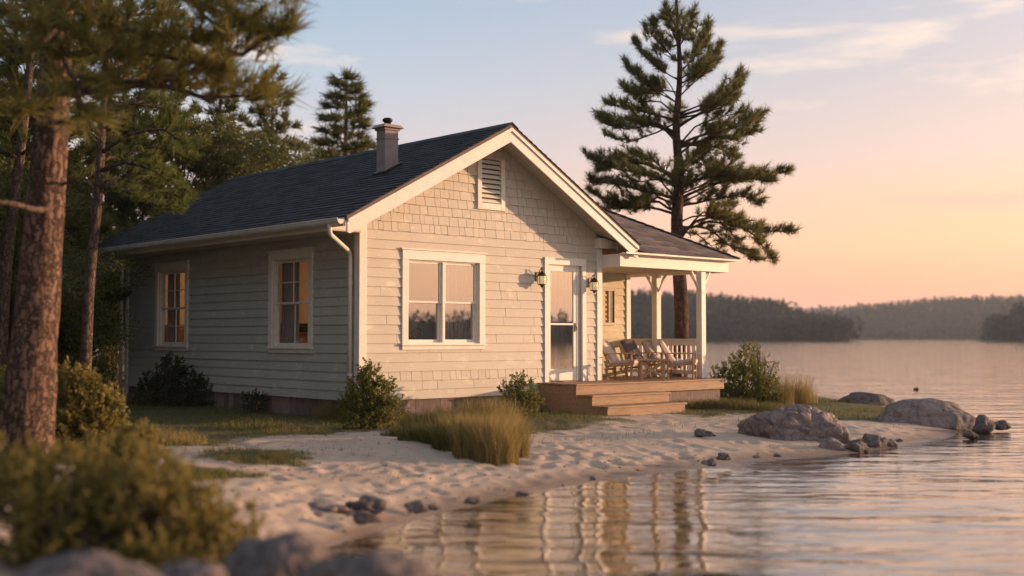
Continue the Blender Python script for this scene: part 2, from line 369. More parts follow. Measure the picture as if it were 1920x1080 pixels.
fr_ = schlick(nt, .03, bp.outputs[0], 3.5)
gl = N(nt, 'ShaderNodeBsdfGlossy'); gl.inputs['Roughness'].default_value = .035; gl.inputs[0].default_value = (.97, .97, .97, 1); nt.links.new(bp.outputs[0], gl.inputs['Normal'])
tr = N(nt, 'ShaderNodeBsdfTransparent'); tr.inputs[0].default_value = (.68, .56, .38, 1)
mx = N(nt, 'ShaderNodeMixShader'); o_ = N(nt, 'ShaderNodeOutputMaterial')
nt.links.new(fr_, mx.inputs[0]); nt.links.new(tr.outputs[0], mx.inputs[1]); nt.links.new(gl.outputs[0], mx.inputs[2]); nt.links.new(mx.outputs[0], o_.inputs[0])
WM = 1500
cx, cy = W(0, 500)[:2]
water = mesh_obj('water', [(cx-WM, cy-WM, WATER), (cx+WM, cy-WM, WATER), (cx+WM, cy+WM, WATER), (cx-WM, cy+WM, WATER)], [[0, 1, 2, 3]], m); water['kind'] = 'structure'

# ---------------------------------------------------------------- cottage
ct = thing('cottage', 'cream clapboard lakeside cottage with dark gable roof, brown chimney and covered corner porch', 'house', (0, 0, 0))
X1, Y1 = 5.47, 8.48
AP = (2.68, 4.98); EL = (-.68, 3.185); ER = (5.93, 3.10)
def zl(x): return EL[1]+(x-EL[0])*(AP[1]-EL[1])/(AP[0]-EL[0])
def zr(x): return ER[1]+(x-ER[0])*(AP[1]-ER[1])/(AP[0]-ER[0])
pl = Vector((-(AP[1]-EL[1]), 0, AP[0]-EL[0])).normalized(); pr = Vector((AP[1]-ER[1], 0, ER[0]-AP[0])).normalized()
FW = (.93, 2.46, 1.25, 2.63); FD = (4.11, 4.98, .56, 2.68)     # front window / door openings
LA = (1.44, 2.60, 1.19, 2.69); LB = (5.83, 7.00, 1.19, 2.67)
VN = (2.50, 2.95, 3.68, 4.42)
fF = lambda u, z, t: (u, -t, z); fL = lambda u, z, t: (-t, u, z); fR = lambda u, z, t: (u, 1.45-t, z)
def rects_minus(r, holes):
    out = [r]
    for h in holes:
        nx = []
        for a, b, c, d in out:
            if h[0] >= b or h[1] <= a or h[2] >= d or h[3] <= c: nx.append((a, b, c, d)); continue
            if a < h[0]: nx.append((a, h[0], c, d))
            if b > h[1]: nx.append((h[1], b, c, d))
            if c < h[2]: nx.append((max(a, h[0]), min(b, h[1]), c, h[2]))
            if d > h[3]: nx.append((max(a, h[0]), min(b, h[1]), h[3], d))
        out = nx
    return out
def siding(fn, u0, u1, z0, z1, holes, shingle, seed, ex=.152):
    r = random.Random(seed); mb = MB(); z = z0
    while z < z1:
        top = z+ex; u = u0+0.0; sh = shingle(z)
        while u < u1-.001:
            w = (r.uniform(.09, .26) if sh == 2 else (r.uniform(.25, .9) if sh == 1 else r.uniform(1.6, 4.2)))
            e = min(u+w, u1); g = .0035 if sh else .0018; off = r.uniform(-.001, .003)+(.002 if sh else 0); dz = r.uniform(-.006, .004) if sh == 2 else 0
            for a, b, c, d in rects_minus((u+g, e-g, z+dz, top), holes):
                if b-a < .006 or d-c < .004: continue
                th = lambda q: .026+off-(q-z)/ex*.020
                mb.hexa([fn(a, c, .0), fn(b, c, .0), fn(b, c, th(c)), fn(a, c, th(c)), fn(a, d, .0), fn(b, d, .0), fn(b, d, th(d)), fn(a, d, th(d))])
            u = e
        z = top
    return mb
def shF(z):
    if z > 3.05: return 2
    if .62 < z < .80: return 2
    if .46 < z < .62: return 1
    if 1.2 < z < 1.3 or 1.9 < z < 2.2 or 1.5 < z < 1.6: return 1
    return 0
grow = lambda h, k: (h[0]-k, h[1]+k, h[2]-k, h[3]+k)
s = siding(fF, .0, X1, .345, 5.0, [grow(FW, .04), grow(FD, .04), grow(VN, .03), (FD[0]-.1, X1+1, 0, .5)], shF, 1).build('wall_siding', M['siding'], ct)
clip(s, [(Vector((EL[0], 0, EL[1]))-pl*.07, pl), (Vector((ER[0], 0, ER[1]))-pr*.07, pr)])
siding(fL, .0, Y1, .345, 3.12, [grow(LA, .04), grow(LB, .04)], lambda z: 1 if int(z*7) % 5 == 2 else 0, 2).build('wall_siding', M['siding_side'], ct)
siding(fR, X1+.02, 7.9, .56, 2.75, [(7.05, 7.5, 1.62, 2.36)], lambda z: 0, 3).build('wall_siding', M['yellow'], ct)
# wall core (behind the siding) with real openings
mb = MB()
for a, b, c, d in rects_minus((0, X1, .35, 3.0), [FW, FD]): mb.hexa([fF(a, c, -.001), fF(b, c, -.001), fF(b, c, -.12), fF(a, c, -.12), fF(a, d, -.001), fF(b, d, -.001), fF(b, d, -.12), fF(a, d, -.12)])
for a, b, c, d in rects_minus((.121, Y1-.12, .35, 3.0), [LA, LB]): mb.hexa([fL(a, c, -.001), fL(b, c, -.001), fL(b, c, -.12), fL(a, c, -.12), fL(a, d, -.001), fL(b, d, -.001), fL(b, d, -.12), fL(a, d, -.12)])
mb.box(0, X1, Y1-.119, Y1, .3, 3.0); mb.box(X1-.12, X1-.001, .121, Y1-.12, .3, 3.0)
mb.box(X1, 7.9, 1.452, 1.55, .3, 2.8); mb.box(7.8, 7.9, 1.551, 5.6, .3, 2.8); mb.box(X1, 7.9, 5.601, 5.7, .3, 2.8)
mb.build('wall_core', M['room'], ct)
mb = MB(); mb.prism([(0.05, 3.001), (X1-.05, 3.001), (X1-.05, zr(X1)-.09), (AP[0], AP[1]-.09), (0.05, zl(0)-.09)], lambda u, v, t: (u, t, v), .02, .1); mb.build('gable_wall', M['siding'], ct); mb = MB()
mb.prism([(0.0, 3.001), (X1, 3.001), (X1, zr(X1)-.09), (AP[0], AP[1]-.09), (0.0, zl(0)-.09)], lambda u, v, t: (u, t, v), Y1-.1, Y1+.01); mb.build('gable_wall', M['siding'], ct)
# interior: floor, ceiling, partitions
mb = MB(); mb.box(.121, X1-.121, .121, Y1-.121, .5, .54); mb.build('floor', M['wood_in'], ct)
mb = MB(); mb.box(.121, X1-.121, .121, Y1-.121, 2.95, 2.998); mb.build('ceiling', M['room'], ct)
mb = MB(); mb.box(.122, X1-.122, 1.22, 1.25, .541, 2.949); mb.build('partition', M['roomdark'], ct)
mb = MB(); mb.box(.123, X1-.123, 4.4, 4.5, .542, 2.948); mb.build('partition', M['room'], ct); mb = MB(); mb.box(.123, X1-.123, 1.252, 1.28, .542, 2.948); mb.build('partition', M['room'], ct)
# corner boards
for (a, b, c, d) in ((-.045, .10, -.045, -.001), (X1-.09, X1+.05, -.045, -.001)):
    mb = MB(); mb.box(a, b, c, d, .335 if a < 1 else .545, 3.17 if a < 1 else 3.02); mb.build('corner_board', M['trim'], ct, bevel=.004)
mb = MB(); mb.box(-.044, -.001, .0, .10, .335, 3.0); mb.build('corner_board', M['trim'], ct, bevel=.004)
mb = MB(); mb.box(-.045, -.001, Y1-.1, Y1+.01, .20, 3.0); mb.build('corner_board', M['trim'], ct, bevel=.004)
mb = MB(); mb.box(X1+.051, X1+.09, -.0, 1.42, .56, 2.68); mb.build('wall_siding', M['yellow'], ct)
mb = MB(); mb.box(7.80, 7.93, 1.405, 1.449, .545, 2.68); mb.build('corner_board', M['trim'], ct, bevel=.004)
# skirting
r = random.Random(5); mb = MB(); u = 0.0
while u < FD[0]: w = r.uniform(.10, .19); mb.box(u+.004, min(u+w, FD[0]), .02+r.uniform(0, .006), .05, -.15, .335+r.uniform(0, .008)); u += w
u = 0.0
while u < Y1: w = r.uniform(.12, .25); mb.box(.02+r.uniform(0, .006), .05, u+.052, min(u+w+.046, Y1), -.25, .335+r.uniform(0, .008)); u += w
mb.build('foundation_skirting', M['found'], ct)
# roof
RY0, RY1 = -.62, 8.98
def shingle_field(org, du, dv, nn, ulen, vlen, mat, seed, ex=.135, tabw=(.22, .38)):
    r = random.Random(seed); mb = MB(); org = Vector(org); du = Vector(du); dv = Vector(dv); nn = Vector(nn); v = 0
    f = lambda u, v, t: org+du*u+dv*v+nn*t
    while v < vlen:
        u = -r.uniform(0, .3)
        while u < ulen:
            w = r.uniform(*tabw); a, b = max(u, 0)+.002, min(u+w, ulen)-.002; j = r.uniform(-.006, .006); th = .017+r.uniform(0, .006); e = min(v+ex*1.25, vlen)
            if b-a > .01 and e-v > .01: mb.hexa([f(a, v+j, .0), f(b, v+j, .0), f(b, v+j, th), f(a, v+j, th), f(a, e, .0), f(b, e, .0), f(b, e, .004), f(a, e, .004)])
            u += w
        v += ex
    return mb.build('roof_shingles', mat, None)
dl = Vector((AP[0]-EL[0], 0, AP[1]-EL[1])); LL = dl.length; dl.normalize()
dr = Vector((AP[0]-ER[0], 0, AP[1]-ER[1])); LR = dr.length; dr.normalize()
roof = MB(); fxz = lambda u, v, t: (u, t, v)
roof.prism([(EL[0], EL[1]), (AP[0], AP[1]), (AP[0], AP[1]-.055), (EL[0]+.0, EL[1]-.05)], fxz, RY0, RY1)
roof.prism([(AP[0], AP[1]-.055), (AP[0], AP[1]), (ER[0], ER[1]), (ER[0], ER[1]-.05)], fxz, RY0, RY1)
roof = roof.build('roof', M['deckedge'], ct)
for o in (shingle_field((EL[0]-.02, RY0-.015, EL[1]-.008), (0, 1, 0), dl, pl, RY1-RY0+.03, LL+.02, M['shingle'], 1),
          shingle_field((ER[0]+.02, RY0-.015, ER[1]-.008), (0, 1, 0), dr, pr, RY1-RY0+.03, LR+.02, M['shingle'], 2)): o.parent = roof
mb = MB(); y = RY0-.02
while y < RY1:
    e = min(y+.26, RY1+.02)
    mb.prism([(AP[0]-.14, zl(AP[0]-.14)+.030), (AP[0], AP[1]+.042), (AP[0]+.14, zr(AP[0]+.14)+.030), (AP[0]+.14, zr(AP[0]+.14)+.010), (AP[0], AP[1]+.018), (AP[0]-.14, zl(AP[0]-.14)+.010)], fxz, y, e-.005); y += .25
mb.build('ridge_cap', M['shingle'], roof)
# rake boards + mouldings, eave fascia, soffits
def rake(side, y0, y1, top, wid, name, mat):
    E_ = EL if side < 0 else ER; zf = zl if side < 0 else zr; xe = E_[0]+.02*side*-1
    c = abs(1/ (pl if side < 0 else pr).z)
    poly = [(xe, zf(xe)-top), (AP[0], AP[1]-top), (AP[0], AP[1]-top-wid*c), (xe+(-side)*.05, zf(xe+(-side)*.05)-top-wid*c), (xe, zf(xe)-top-wid*c*.82)]
    if side > 0: poly = poly[::-1]
    q = MB(); q.prism(poly, fxz, y0, y1); return q.build(name, mat, ct, bevel=.003)
for sd in (-1, 1):
    rake(sd, RY0+.015, RY0+.05, .052, .215, 'rake_board', M['trim'])
    rake(sd, RY0-.012, RY0+.0145, .050, .055, 'rake_moulding', M['trim'])
    rake(sd, RY1-.04, RY1-.01, .052, .20, 'rake_board', M['trim'])
q = MB()     # sloping soffit boards under the front overhang
for (E_, zf, sd) in ((EL, zl, -1), (ER, zr, 1)):
    for i in range(4):
        y0 = RY0+.055+i*.14; poly = [(E_[0]+(-sd)*.05, zf(E_[0]+(-sd)*.05)-.075), (AP[0], AP[1]-.075), (AP[0], AP[1]-.1), (E_[0]+(-sd)*.05, zf(E_[0]+(-sd)*.05)-.1)]
        if sd > 0: poly = poly[::-1]
        q.prism(poly, fxz, y0+.003, min(y0+.137, -.028))
q.build('soffit', M['soffit'], ct)
q = MB(); q.box(-.64, -.05, -.1, Y1+.4, 3.005, 3.03); q.build('soffit', M['soffit'], ct)
q = MB(); q.prism([(-.64, 3.031), (-.05, 3.031), (-.05, 3.40), (-.64, 3.13)], fxz, -.10, -.06); q.box(-.66, -.635, -.1, Y1+.42, 3.0, 3.13); q.build('eave_return', M['trim'], ct)
q = MB(); q.prism([(X1-.13, 3.03), (5.84, 3.03), (5.84, 3.10), (X1+.15, 3.22), (X1-.13, 3.22)], fxz, -.17, .12); q.build('eave_return', M['trim'], ct, bevel=.006)
q = MB(); q.box(5.78, 5.865, -.2, -.1715, 2.98, 3.12); q.build('eave_block', M['trim'], ct, bevel=.006)
# gutter (left eave) : half round trough with lip
q = MB(); prof = []
for i in range(11): a = math.pi*(i/10); prof.append((-.775-.0+.0-.062*math.cos(a), 3.135-.075*math.sin(a)))
prof += [(-.713, 3.16), (-.717, 3.16), (-.72, 3.137)]
for i in range(10, -1, -1): a = math.pi*(i/10); prof.append((-.775-.056*math.cos(a), 3.137-.068*math.sin(a)))
prof = prof[:-1]+[(-.831, 3.15), (-.841, 3.15)]
q.prism(prof, fxz, RY0+.02, RY1-.05); q.tube([(-.838, RY0+.02, 3.148), (-.838, RY1-.05, 3.148)], .009, 8)
q.prism([(-.775-.06*math.cos(math.pi*i/10), 3.135-.072*math.sin(math.pi*i/10)) for i in range(11)], fxz, RY0+.021, RY0+.026); q.build('gutter', M['gutter'], ct)
q = MB(); q.box(-.708, -.662, RY0+.06, RY1-.06, 3.04, 3.165); q.build('fascia_board', M['gutter'], ct, bevel=.003)
def pipe(name, pts, rr, bands):
    P_ = [Vector(p) for p in pts]; out = []
    for i in range(len(P_)):
        if i in (0, len(P_)-1): out.append(P_[i]); continue
        a, b, c = P_[i-1], P_[i], P_[i+1]; k_ = min(.12, (a-b).length*.45, (c-b).length*.45); u = b+(a-b).normalized()*k_; w_ = b+(c-b).normalized()*k_
        for t in (0, .25, .5, .75, 1): out.append(u*(1-t)**2+b*2*t*(1-t)+w_*t*t)
    q = MB(); q.tube(out, rr, 12)
    d = q.build(name, M['gutter'], ct, smooth=True)
    for z in bands: q = MB(); q.tube([(pts[-1][0], pts[-1][1], z), (pts[-1][0], pts[-1][1], z+.03)], rr+.006, 12); q.build('pipe_bracket', M['gutter'], d)
pipe('downspout', [(-.775, -.30, 3.08), (-.775, -.30, 2.93), (-.10, .13, 2.70), (-.10, .13, .18)], .036, (.75, 2.2))
pipe('downspout', [(-.775, 8.3, 3.08), (-.775, 8.3, 2.97), (-.10, 8.56, 2.80), (-.10, 8.56, .1)], .036, (.8, 2.2))
# chimney
cx0, cx1, cy0, cy1 = 1.09, 1.37, .84, 1.09
ch = MB(); ch.box(cx0, cx1, cy0, cy1, 3.95, 4.93); ch = ch.build('chimney', M['chim'], ct, bevel=.006)
q = MB(); q.box(cx0-.012, cx1+.012, cy0-.012, cy1+.012, 4.75, 4.77); q.box(cx0-.02, cx1+.02, cy0-.02, cy1+.02, 4.9, 4.94); q.build('band', M['chim'], ch)
q = MB(); e = .075; q.hexa([(cx0-e, cy0-e, 4.94), (cx1+e, cy0-e, 4.94), (cx1+e, cy1+e, 4.94), (cx0-e, cy1+e, 4.94), (cx0-.03, cy0-.03, 5.0), (cx1+.03, cy0-.03, 5.0), (cx1+.03, cy1+.03, 5.0), (cx0-.03, cy1+.03, 5.0)]); q.build('chimney_cap', M['chimcap'], ch, bevel=.006)
q = MB(); q.lathe(((cx0+cx1)/2, (cy0+cy1)/2, 5.0), [(.06, 0), (.06, .06), (.085, .065), (.09, .10), (.06, .125), (.02, .13)]); q.build('flue', M['black'], ch, smooth=True)
q = MB(); q.prism([(cx0-.05, zl(cx0-.05)+.0), (cx1+.05, zl(cx1+.05)+.0), (cx1+.05, zl(cx1+.05)+.06), (cx0-.05, zl(cx0-.05)+.06)], fxz, cy0-.04, cy1+.04); q.build('flashing', M['black'], ch)
# gable vent
v_ = MB(); a, b, c, d = VN
for (p_, q_, r_, s_) in ((a-.09, a, c-.09, 4.47), (b, b+.09, c-.09, 4.47), (a, b, c-.09, c)): v_.box(p_, q_, -.055, .0, r_, s_)
v_.box(a-.11, b+.11, -.065, .0, c-.115, c-.091)
vent = v_.build('gable_vent', M['trim'], ct, bevel=.004)
q = MB(); z = c+.01
while z < 4.52: q.hexa([(a, -.05, z), (b, -.05, z), (b, -.042, z+.008), (a, -.042, z+.008), (a, -.005, z+.058), (b, -.005, z+.058), (b, .003, z+.066), (a, .003, z+.066)]); z += .085
q.build('louvre_slats', M['trim'], vent)
q = MB(); q.box(a, b, .004, .012, c, 4.6); q.build('vent_backing', M['deckedge'], vent)

def window(fn, O, cas, split, muntins, pane, meet=.5, depth=.05):
    """casing, sill, jambs, two sashes, panes; O=(u0,u1,z0,z1) opening"""
    a, b, c, d = O; bx = lambda q, u0, u1, z0, z1, t0, t1: q.hexa([fn(u0, z0, t0), fn(u1, z0, t0), fn(u1, z0, t1), fn(u0, z0, t1), fn(u0, z1, t0), fn(u1, z1, t0), fn(u1, z1, t1), fn(u0, z1, t1)])
    q = MB(); w = cas
    bx(q, a-w, a, c, d, .001, .045); bx(q, b, b+w, c, d, .001, .045); bx(q, a-w, b+w, d, d+w*1.25, .001, .048)
    win = q.build('window', M['trim'], ct, bevel=.004)
    q = MB(); bx(q, a-w-.03, b+w+.03, d+w*1.25, d+w*1.25+.028, .001, .07); q.build('head_cap', M['trim'], win, bevel=.003)
    q = MB(); bx(q, a-w, b+w, c-.10, c-.032, .001, .043); bx(q, a-w-.02, b+w+.02, c-.03, c, .001, .075); q.build('sill', M['trim'], win, bevel=.004)
    q = MB(); bx(q, a, a+.018, c, d, -.115, .0); bx(q, b-.018, b, c, d, -.115, .0); bx(q, a+.018, b-.018, d-.018, d, -.115, .0); bx(q, a+.018, b-.018, c, c+.018, -.115, .0); q.build('jamb', M['trim'], win)
    secs = [(a+.018, b-.018)] if not split else [(a+.018, (a+b)/2-.028), ((a+b)/2+.028, b-.018)]
    if split: q = MB(); bx(q, (a+b)/2-.028, (a+b)/2+.028, c+.018, d-.018, -.09, .012); q.build('mullion', M['trim'], win, bevel=.003)
    zm = c+(d-c)*meet
    for (u0, u1) in secs:
        for (z0, z1, t) in ((zm-.015, d-.018, -.028), (c+.018, zm+.015, -.062)):
            s_ = .042; q = MB()
            bx(q, u0, u0+s_, z0, z1, t-.03, t); bx(q, u1-s_, u1, z0, z1, t-.03, t); bx(q, u0+s_, u1-s_, z1-s_*.85, z1, t-.03, t); bx(q, u0+s_, u1-s_, z0, z0+s_*(1.2 if z0 < zm-.1 else .8), t-.03, t)
            if muntins:
                um = (u0+u1)/2; bx(q, um-.009, um+.009, z0+s_*.8, z1-s_*.8, t-.024, t-.004)
                if muntins > 1 or z0 > zm-.1: zz = (z0+z1)/2; bx(q, u0+s_, u1-s_, zz-.009, zz+.009, t-.0235, t-.0045)
            sa = q.build('sash', M['trim'], win, bevel=.002)
            mesh_obj('pane', [fn(u0+s_-.004, z0+.02, t-.017), fn(u1-s_+.004, z0+.02, t-.017), fn(u1-s_+.004, z1-.02, t-.017), fn(u0+s_-.004, z1-.02, t-.017)], [[0, 1, 2, 3]], pane, win)
    return win
window(fF, FW, .125, True, 0, M['pane'], .5)
window(fL, LA, .115, False, 1, M['pane_side'], .5)
window(fL, LB, .115, False, 2, M['pane_side'], .5)
# narrow porch window
q = MB(); a, b, c, d = 7.12, 7.42, 1.66, 2.32
for (u0, u1, z0, z1) in ((a-.07, a, c-.06, d+.06), (b, b+.05, c-.06, d+.06), (a, b, d, d+.06), (a, b, c-.06, c), (a+.13, a+.17, c, d)): q.box(u0, u1, 1.405, 1.445, z0, z1)
pw = q.build('window', M['yellow'], ct, bevel=.003)
q = MB(); q.box(a+.17, b, 1.425, 1.43, c, d); q.build('pane', M['black'], pw)
q = MB()
for i in range(6):
    z = c+.05+i*.1; q.box(a+.02, a+.11, 1.425, 1.44, z, z+.045)
q.box(a+.001, a+.129, 1.4405, 1.448, c, d)
q.build('carved_panel', M['teak'], pw)
# door: casing, jamb, storm door
a, b, c, d = FD; q = MB(); w = .10
q.box(a-w, a, -.048, -.001, .545, d); q.box(b, b+w, -.048, -.001, .545, d); q.box(a-w, b+w, -.05, -.001, d, d+.13)
dr_ = q.build('door', M['trim'], ct, bevel=.004)
q = MB(); q.box(a, a+.02, .0, .115, c, d); q.box(b-.09, b, .03, .115, c, d); q.box(a+.02, b-.09, .0, .115, d-.02, d); q.box(b-.105, b-.09, .0, .115, c, d-.02); q.build('jamb', M['trim'], dr_)
q = MB(); q.box(a, b, -.03, .115, .545, .56); q.build('threshold', M['deck'], dr_)
u0, u1, z0, z1 = a+.022, b-.107, .565, d-.022; q = MB()
q.box(u0, u0+.075, .01, .045, z0, z1); q.box(u1-.075, u1, .01, .045, z0, z1); q.box(u0+.075, u1-.075, .01, .045, z1-.09, z1); q.box(u0+.075, u1-.075, .01, .045, z0, z0+.21); q.box(u0+.075, u1-.075, .012, .043, 1.58, 1.615)
q.build('door_leaf', M['trim'], dr_, bevel=.003)
mesh_obj('pane', [(u0+.07, .027, z0+.2), (u1-.07, .027, z0+.2), (u1-.07, .027, z1-.08), (u0+.07, .027, z1-.08)], [[0, 1, 2, 3]], M['pane'], dr_)
q = MB(); q.box(u1-.05, u1-.025, -.004, .009, 1.46, 1.62); q.tube([(u1-.037, -.0, 1.55), (u1-.037, -.035, 1.55), (u1-.037, -.035, 1.49)], .008, 8); q.build('handle', M['black'], dr_)

# porch: deck, steps, posts, beam, roof
DX0, DX1, DY0 = 3.86, 8.0, -.98
q = MB(); r = random.Random(9); y = DY0-.03
while y < 1.40:
    w = .115
    q.box(DX0-.02, DX1+.02, y, y+w-.005, .515+r.uniform(0, .002), .543+r.uniform(0, .002)); y += w
    if y > -.1 and y < .1: pass
dk = q.build('porch_deck', M['deck'], ct, bevel=.003)
clip(dk, [])
# cut the deck boards where the house body stands
bm = bmesh.new(); bm.from_mesh(dk.data)
kill = []
bm.free()
q = MB(); q.box(DX0, DX1, DY0, DY0+.035, .345, .513); q.box(DX0, DX0+.035, DY0+.036, -.06, .345, .513); q.box(DX1-.035, DX1, DY0+.036, 1.5, .345, .513); q.build('deck_fascia', M['deck'], ct, bevel=.003)
q = MB(); q.box(5.9, DX1-.05, DY0+.06, DY0+.2, -.2, .33); q.box(DX1-.2, DX1-.05, DY0+.21, 1.4, -.2, .33); q.build('deck_footing', M['found'], ct)
for i, (z, y0, y1, xr) in enumerate(((.362, -1.36, DY0-.031, 5.88), (.185, -1.72, -1.361, 5.90))):
    q = MB(); q.box(DX0-.012, xr+.03, y0-.025, y0+.165, z-.034, z); q.box(DX0-.012, xr+.03, y0+.170, y1+.0, z-.034, z)
    st = q.build('step', M['deck'], ct, bevel=.003)
    q = MB(); q.box(DX0, xr, y0, y0+.03, z-.175 if i == 0 else -.12, z-.035); q.box(DX0+.001, DX0+.03, y0+.031, (-.06 if i == 0 else -1.361), (.186 if i == 0 else -.12), z-.035); q.box(DX0+.002, DX0+.03, (DY0+.0 if i == 0 else -1.36), -.061, (.2 if i == 0 else -.12), (.344 if i == 0 else .1855)); q.box(xr-.03, xr-.001, y0+.031, y1, -.12, z-.035); q.build('riser', M['deck'], st, bevel=.002)
PX, PYS = 7.90, (-.5, .67)
for y in PYS:
    q = MB(); h = .068; q.box(PX-h, PX+h, y-h, y+h, .545, 2.66); po = q.build('porch_post', M['trim'], ct, bevel=.006)
    for z, e in ((2.24, .014), (.56, .02)): q = MB(); q.box(PX-h-e, PX+h+e, y-h-e, y+h+e, z, z+(.035 if z > 1 else .10)); q.build('post_trim', M['trim'], po, bevel=.004)
    for dx, dy in ((1, 0), (-1, 0), (0, 1), (0, -1)):
        if y == PYS[0] and dy < 0: continue
        q = MB(); pts = []
        for i in range(7): t = i/6; a = t*math.pi/2; pts.append((.075+.21*t**1.35, 2.30+.36*t))
        for i in range(6):
            (u0, z0), (u1, z1) = pts[i], pts[i+1]; q.beam((PX+dx*u0, y+dy*u0, z0), (PX+dx*(u1+.004), y+dy*(u1+.004), z1), .028, .032, (dx, dy, .01))
        q.build('bracket', M['trim'], po)
# railing on the lake side
q = MB(); q.box(PX-.045, PX+.045, PYS[0]+.07, 1.44, 1.19, 1.30); q.box(PX-.065, PX+.065, PYS[0]+.07, 1.44, 1.301, 1.325); q.box(PX-.03, PX+.03, PYS[0]+.07, 1.44, .62, .69)
rl = q.build('railing', M['trim'], ct, bevel=.003)
y = PYS[0]+.16
while y < 1.42:
    if abs(y-PYS[1]) > .09: q = MB(); q.box(PX-.016, PX+.016, y-.016, y+.016, .69, 1.19); q.build('baluster', M['trim'], rl)
    y += .118
# porch beam, ceiling
EX, EY = 8.80, -.5
q = MB(); q.box(5.52, EX, EY, EY+.05, 2.68, 2.915); q.box(EX-.05, EX, EY+.051, 6.3, 2.68, 2.915); q.box(5.52, 5.57, EY+.051, -.01, 2.68, 2.915)
q.build('porch_beam', M['trim'], ct, bevel=.005)
q = MB(); q.box(5.6, EX-.06, EY+.06, 1.44, 2.70, 2.72); q.build('porch_ceiling', M['soffit'], ct)
q = MB(); q.box(PX-.05, PX+.05, EY+.06, 1.44, 2.662, 2.699); q.build('porch_joist', M['trim'], ct)
q = MB(); q.box(5.53, EX+.05, EY-.055, EY-.002, 2.90, 2.935); q.box(EX+.002, EX+.055, EY+.0, 6.3, 2.90, 2.935); q.build('drip_edge', M['trim'], ct, bevel=.004)
ZE, PS, HX, HY = 2.945, .527, EX+.14, EY-.18
mid = 3.0                          # half depth of the wing
proof = MB()
apx = HX-mid; ay = HY+mid; az = ZE+PS*mid
proof.v += [(5.3, HY, ZE), (HX, HY, ZE), (HX, HY+2*mid, ZE), (3.2, HY+2*mid, ZE), (apx, ay, az), (3.2, ay, az), (5.3, HY, ZE-.03), (HX, HY, ZE-.03), (HX, HY+2*mid, ZE-.03), (3.2, HY, ZE)]
proof.f += [[9, 1, 4, 5], [1, 2, 4], [2, 3, 5, 4]]
proof = proof.build('porch_roof', M['deckedge'], ct)
clip(proof, [(Vector((AP[0]+.3, 0, zr(AP[0]+.3)))-pr*.12, -pr)])
sl = math.hypot(1, PS)
o1 = shingle_field((3.0, HY-.01, ZE), (1, 0, 0), (0, 1/sl, PS/sl), (0, -PS/sl, 1/sl), HX-3.0, mid*sl, M['shingle2'], 4)
c45 = Vector((1, 1, 0)).normalized()
clip(o1, [(Vector((HX, HY, 0)), c45), (Vector((ER[0], 0, ER[1]))-pr*.10, -pr), (Vector((5.5, 0, 0)), Vector((-1, 0, 0)))])
o2 = shingle_field((HX+.01, HY, ZE), (0, 1, 0), (-1/sl, 0, PS/sl), (PS/sl, 0, 1/sl), mid*2, mid*sl, M['shingle2'], 5)
clip(o2, [(Vector((HX, HY, 0)), -c45), (Vector((HX, HY+2*mid, 0)), Vector((1, -1, 0)).normalized()*-1*-1 if False else Vector((-1, 1, 0)).normalized())])
for o in (o1, o2): o.parent = proof
q = MB(); n_ = 22
for i in range(n_):
    t0, t1 = i/n_*mid, (i+1.12)/n_*mid
    if HX-t1 < 5.9: pass
    a = Vector((HX-t0, HY+t0, ZE+PS*t0+.028)); b = Vector((HX-t1, HY+t1, ZE+PS*t1+.016)); q.beam(a, b, .2, .012)
q.build('hip_cap', M['shingle2'], proof)
q = MB(); q.box(5.5, HX, HY, HY+.02, ZE-.035, ZE-.002); q.box(HX-.02, HX, HY+.021, HY+6, ZE-.035, ZE-.002); q.box(5.5, HX-.021, HY+.021, EY-.001, ZE-.034, ZE-.022); q.build('eave_edge', M['trim'], proof)

# ---------------------------------------------------------------- things in and on the cottage
def curtain(name, fn, u0, u1, z0, z1, t, mat, label, waves=9, seed=0):
    r = random.Random(seed); n = int((u1-u0)*90)+8; v = []; f = []; rows = 5
    for i in range(n+1):
        x = i/n; u = u0+(u1-u0)*x; dd = .025*math.sin(x*waves*6.28+r.uniform(-.4, .4))+.012*math.sin(x*waves*2.3*6.28)
        for j in range(rows+1): y = j/rows; v.append(fn(u, z0+(z1-z0)*y, t+dd*(1-.35*y)))
    for i in range(n):
        for j in range(rows): a = i*(rows+1)+j; f.append([a, a+rows+1, a+rows+2, a+1])
    o = mesh_obj(name, v, f, mat, smooth=True); origin_to(o, fn((u0+u1)/2, z0, t)); return tag(o, label, 'curtain')
curtain('curtain', fF, 1.72, 2.52, 1.1, 2.75, -.22, M['curtain'], 'pale beige pleated curtain filling the right half of the front window', 8, 1)
curtain('curtain', fF, .86, 1.08, 1.1, 2.75, -.20, M['curtain'], 'narrow pale curtain at the left edge of the front window', 3, 2)
curtain('curtain', fF, 4.10, 4.95, .6, 2.68, -.2, M['curtaind'], 'brown curtain hanging behind the glass of the white front door', 7, 3)
curtain('curtain', fL, 2.1, 2.66, .95, 2.75, -.2, M['curtain'], 'tan curtain in the side window nearer the downspout corner', 5, 4)
curtain('curtain', fL, 6.5, 7.05, .95, 2.75, -.2, M['curtain'], 'warm lit curtain in the rear side window of the cottage', 5, 5)
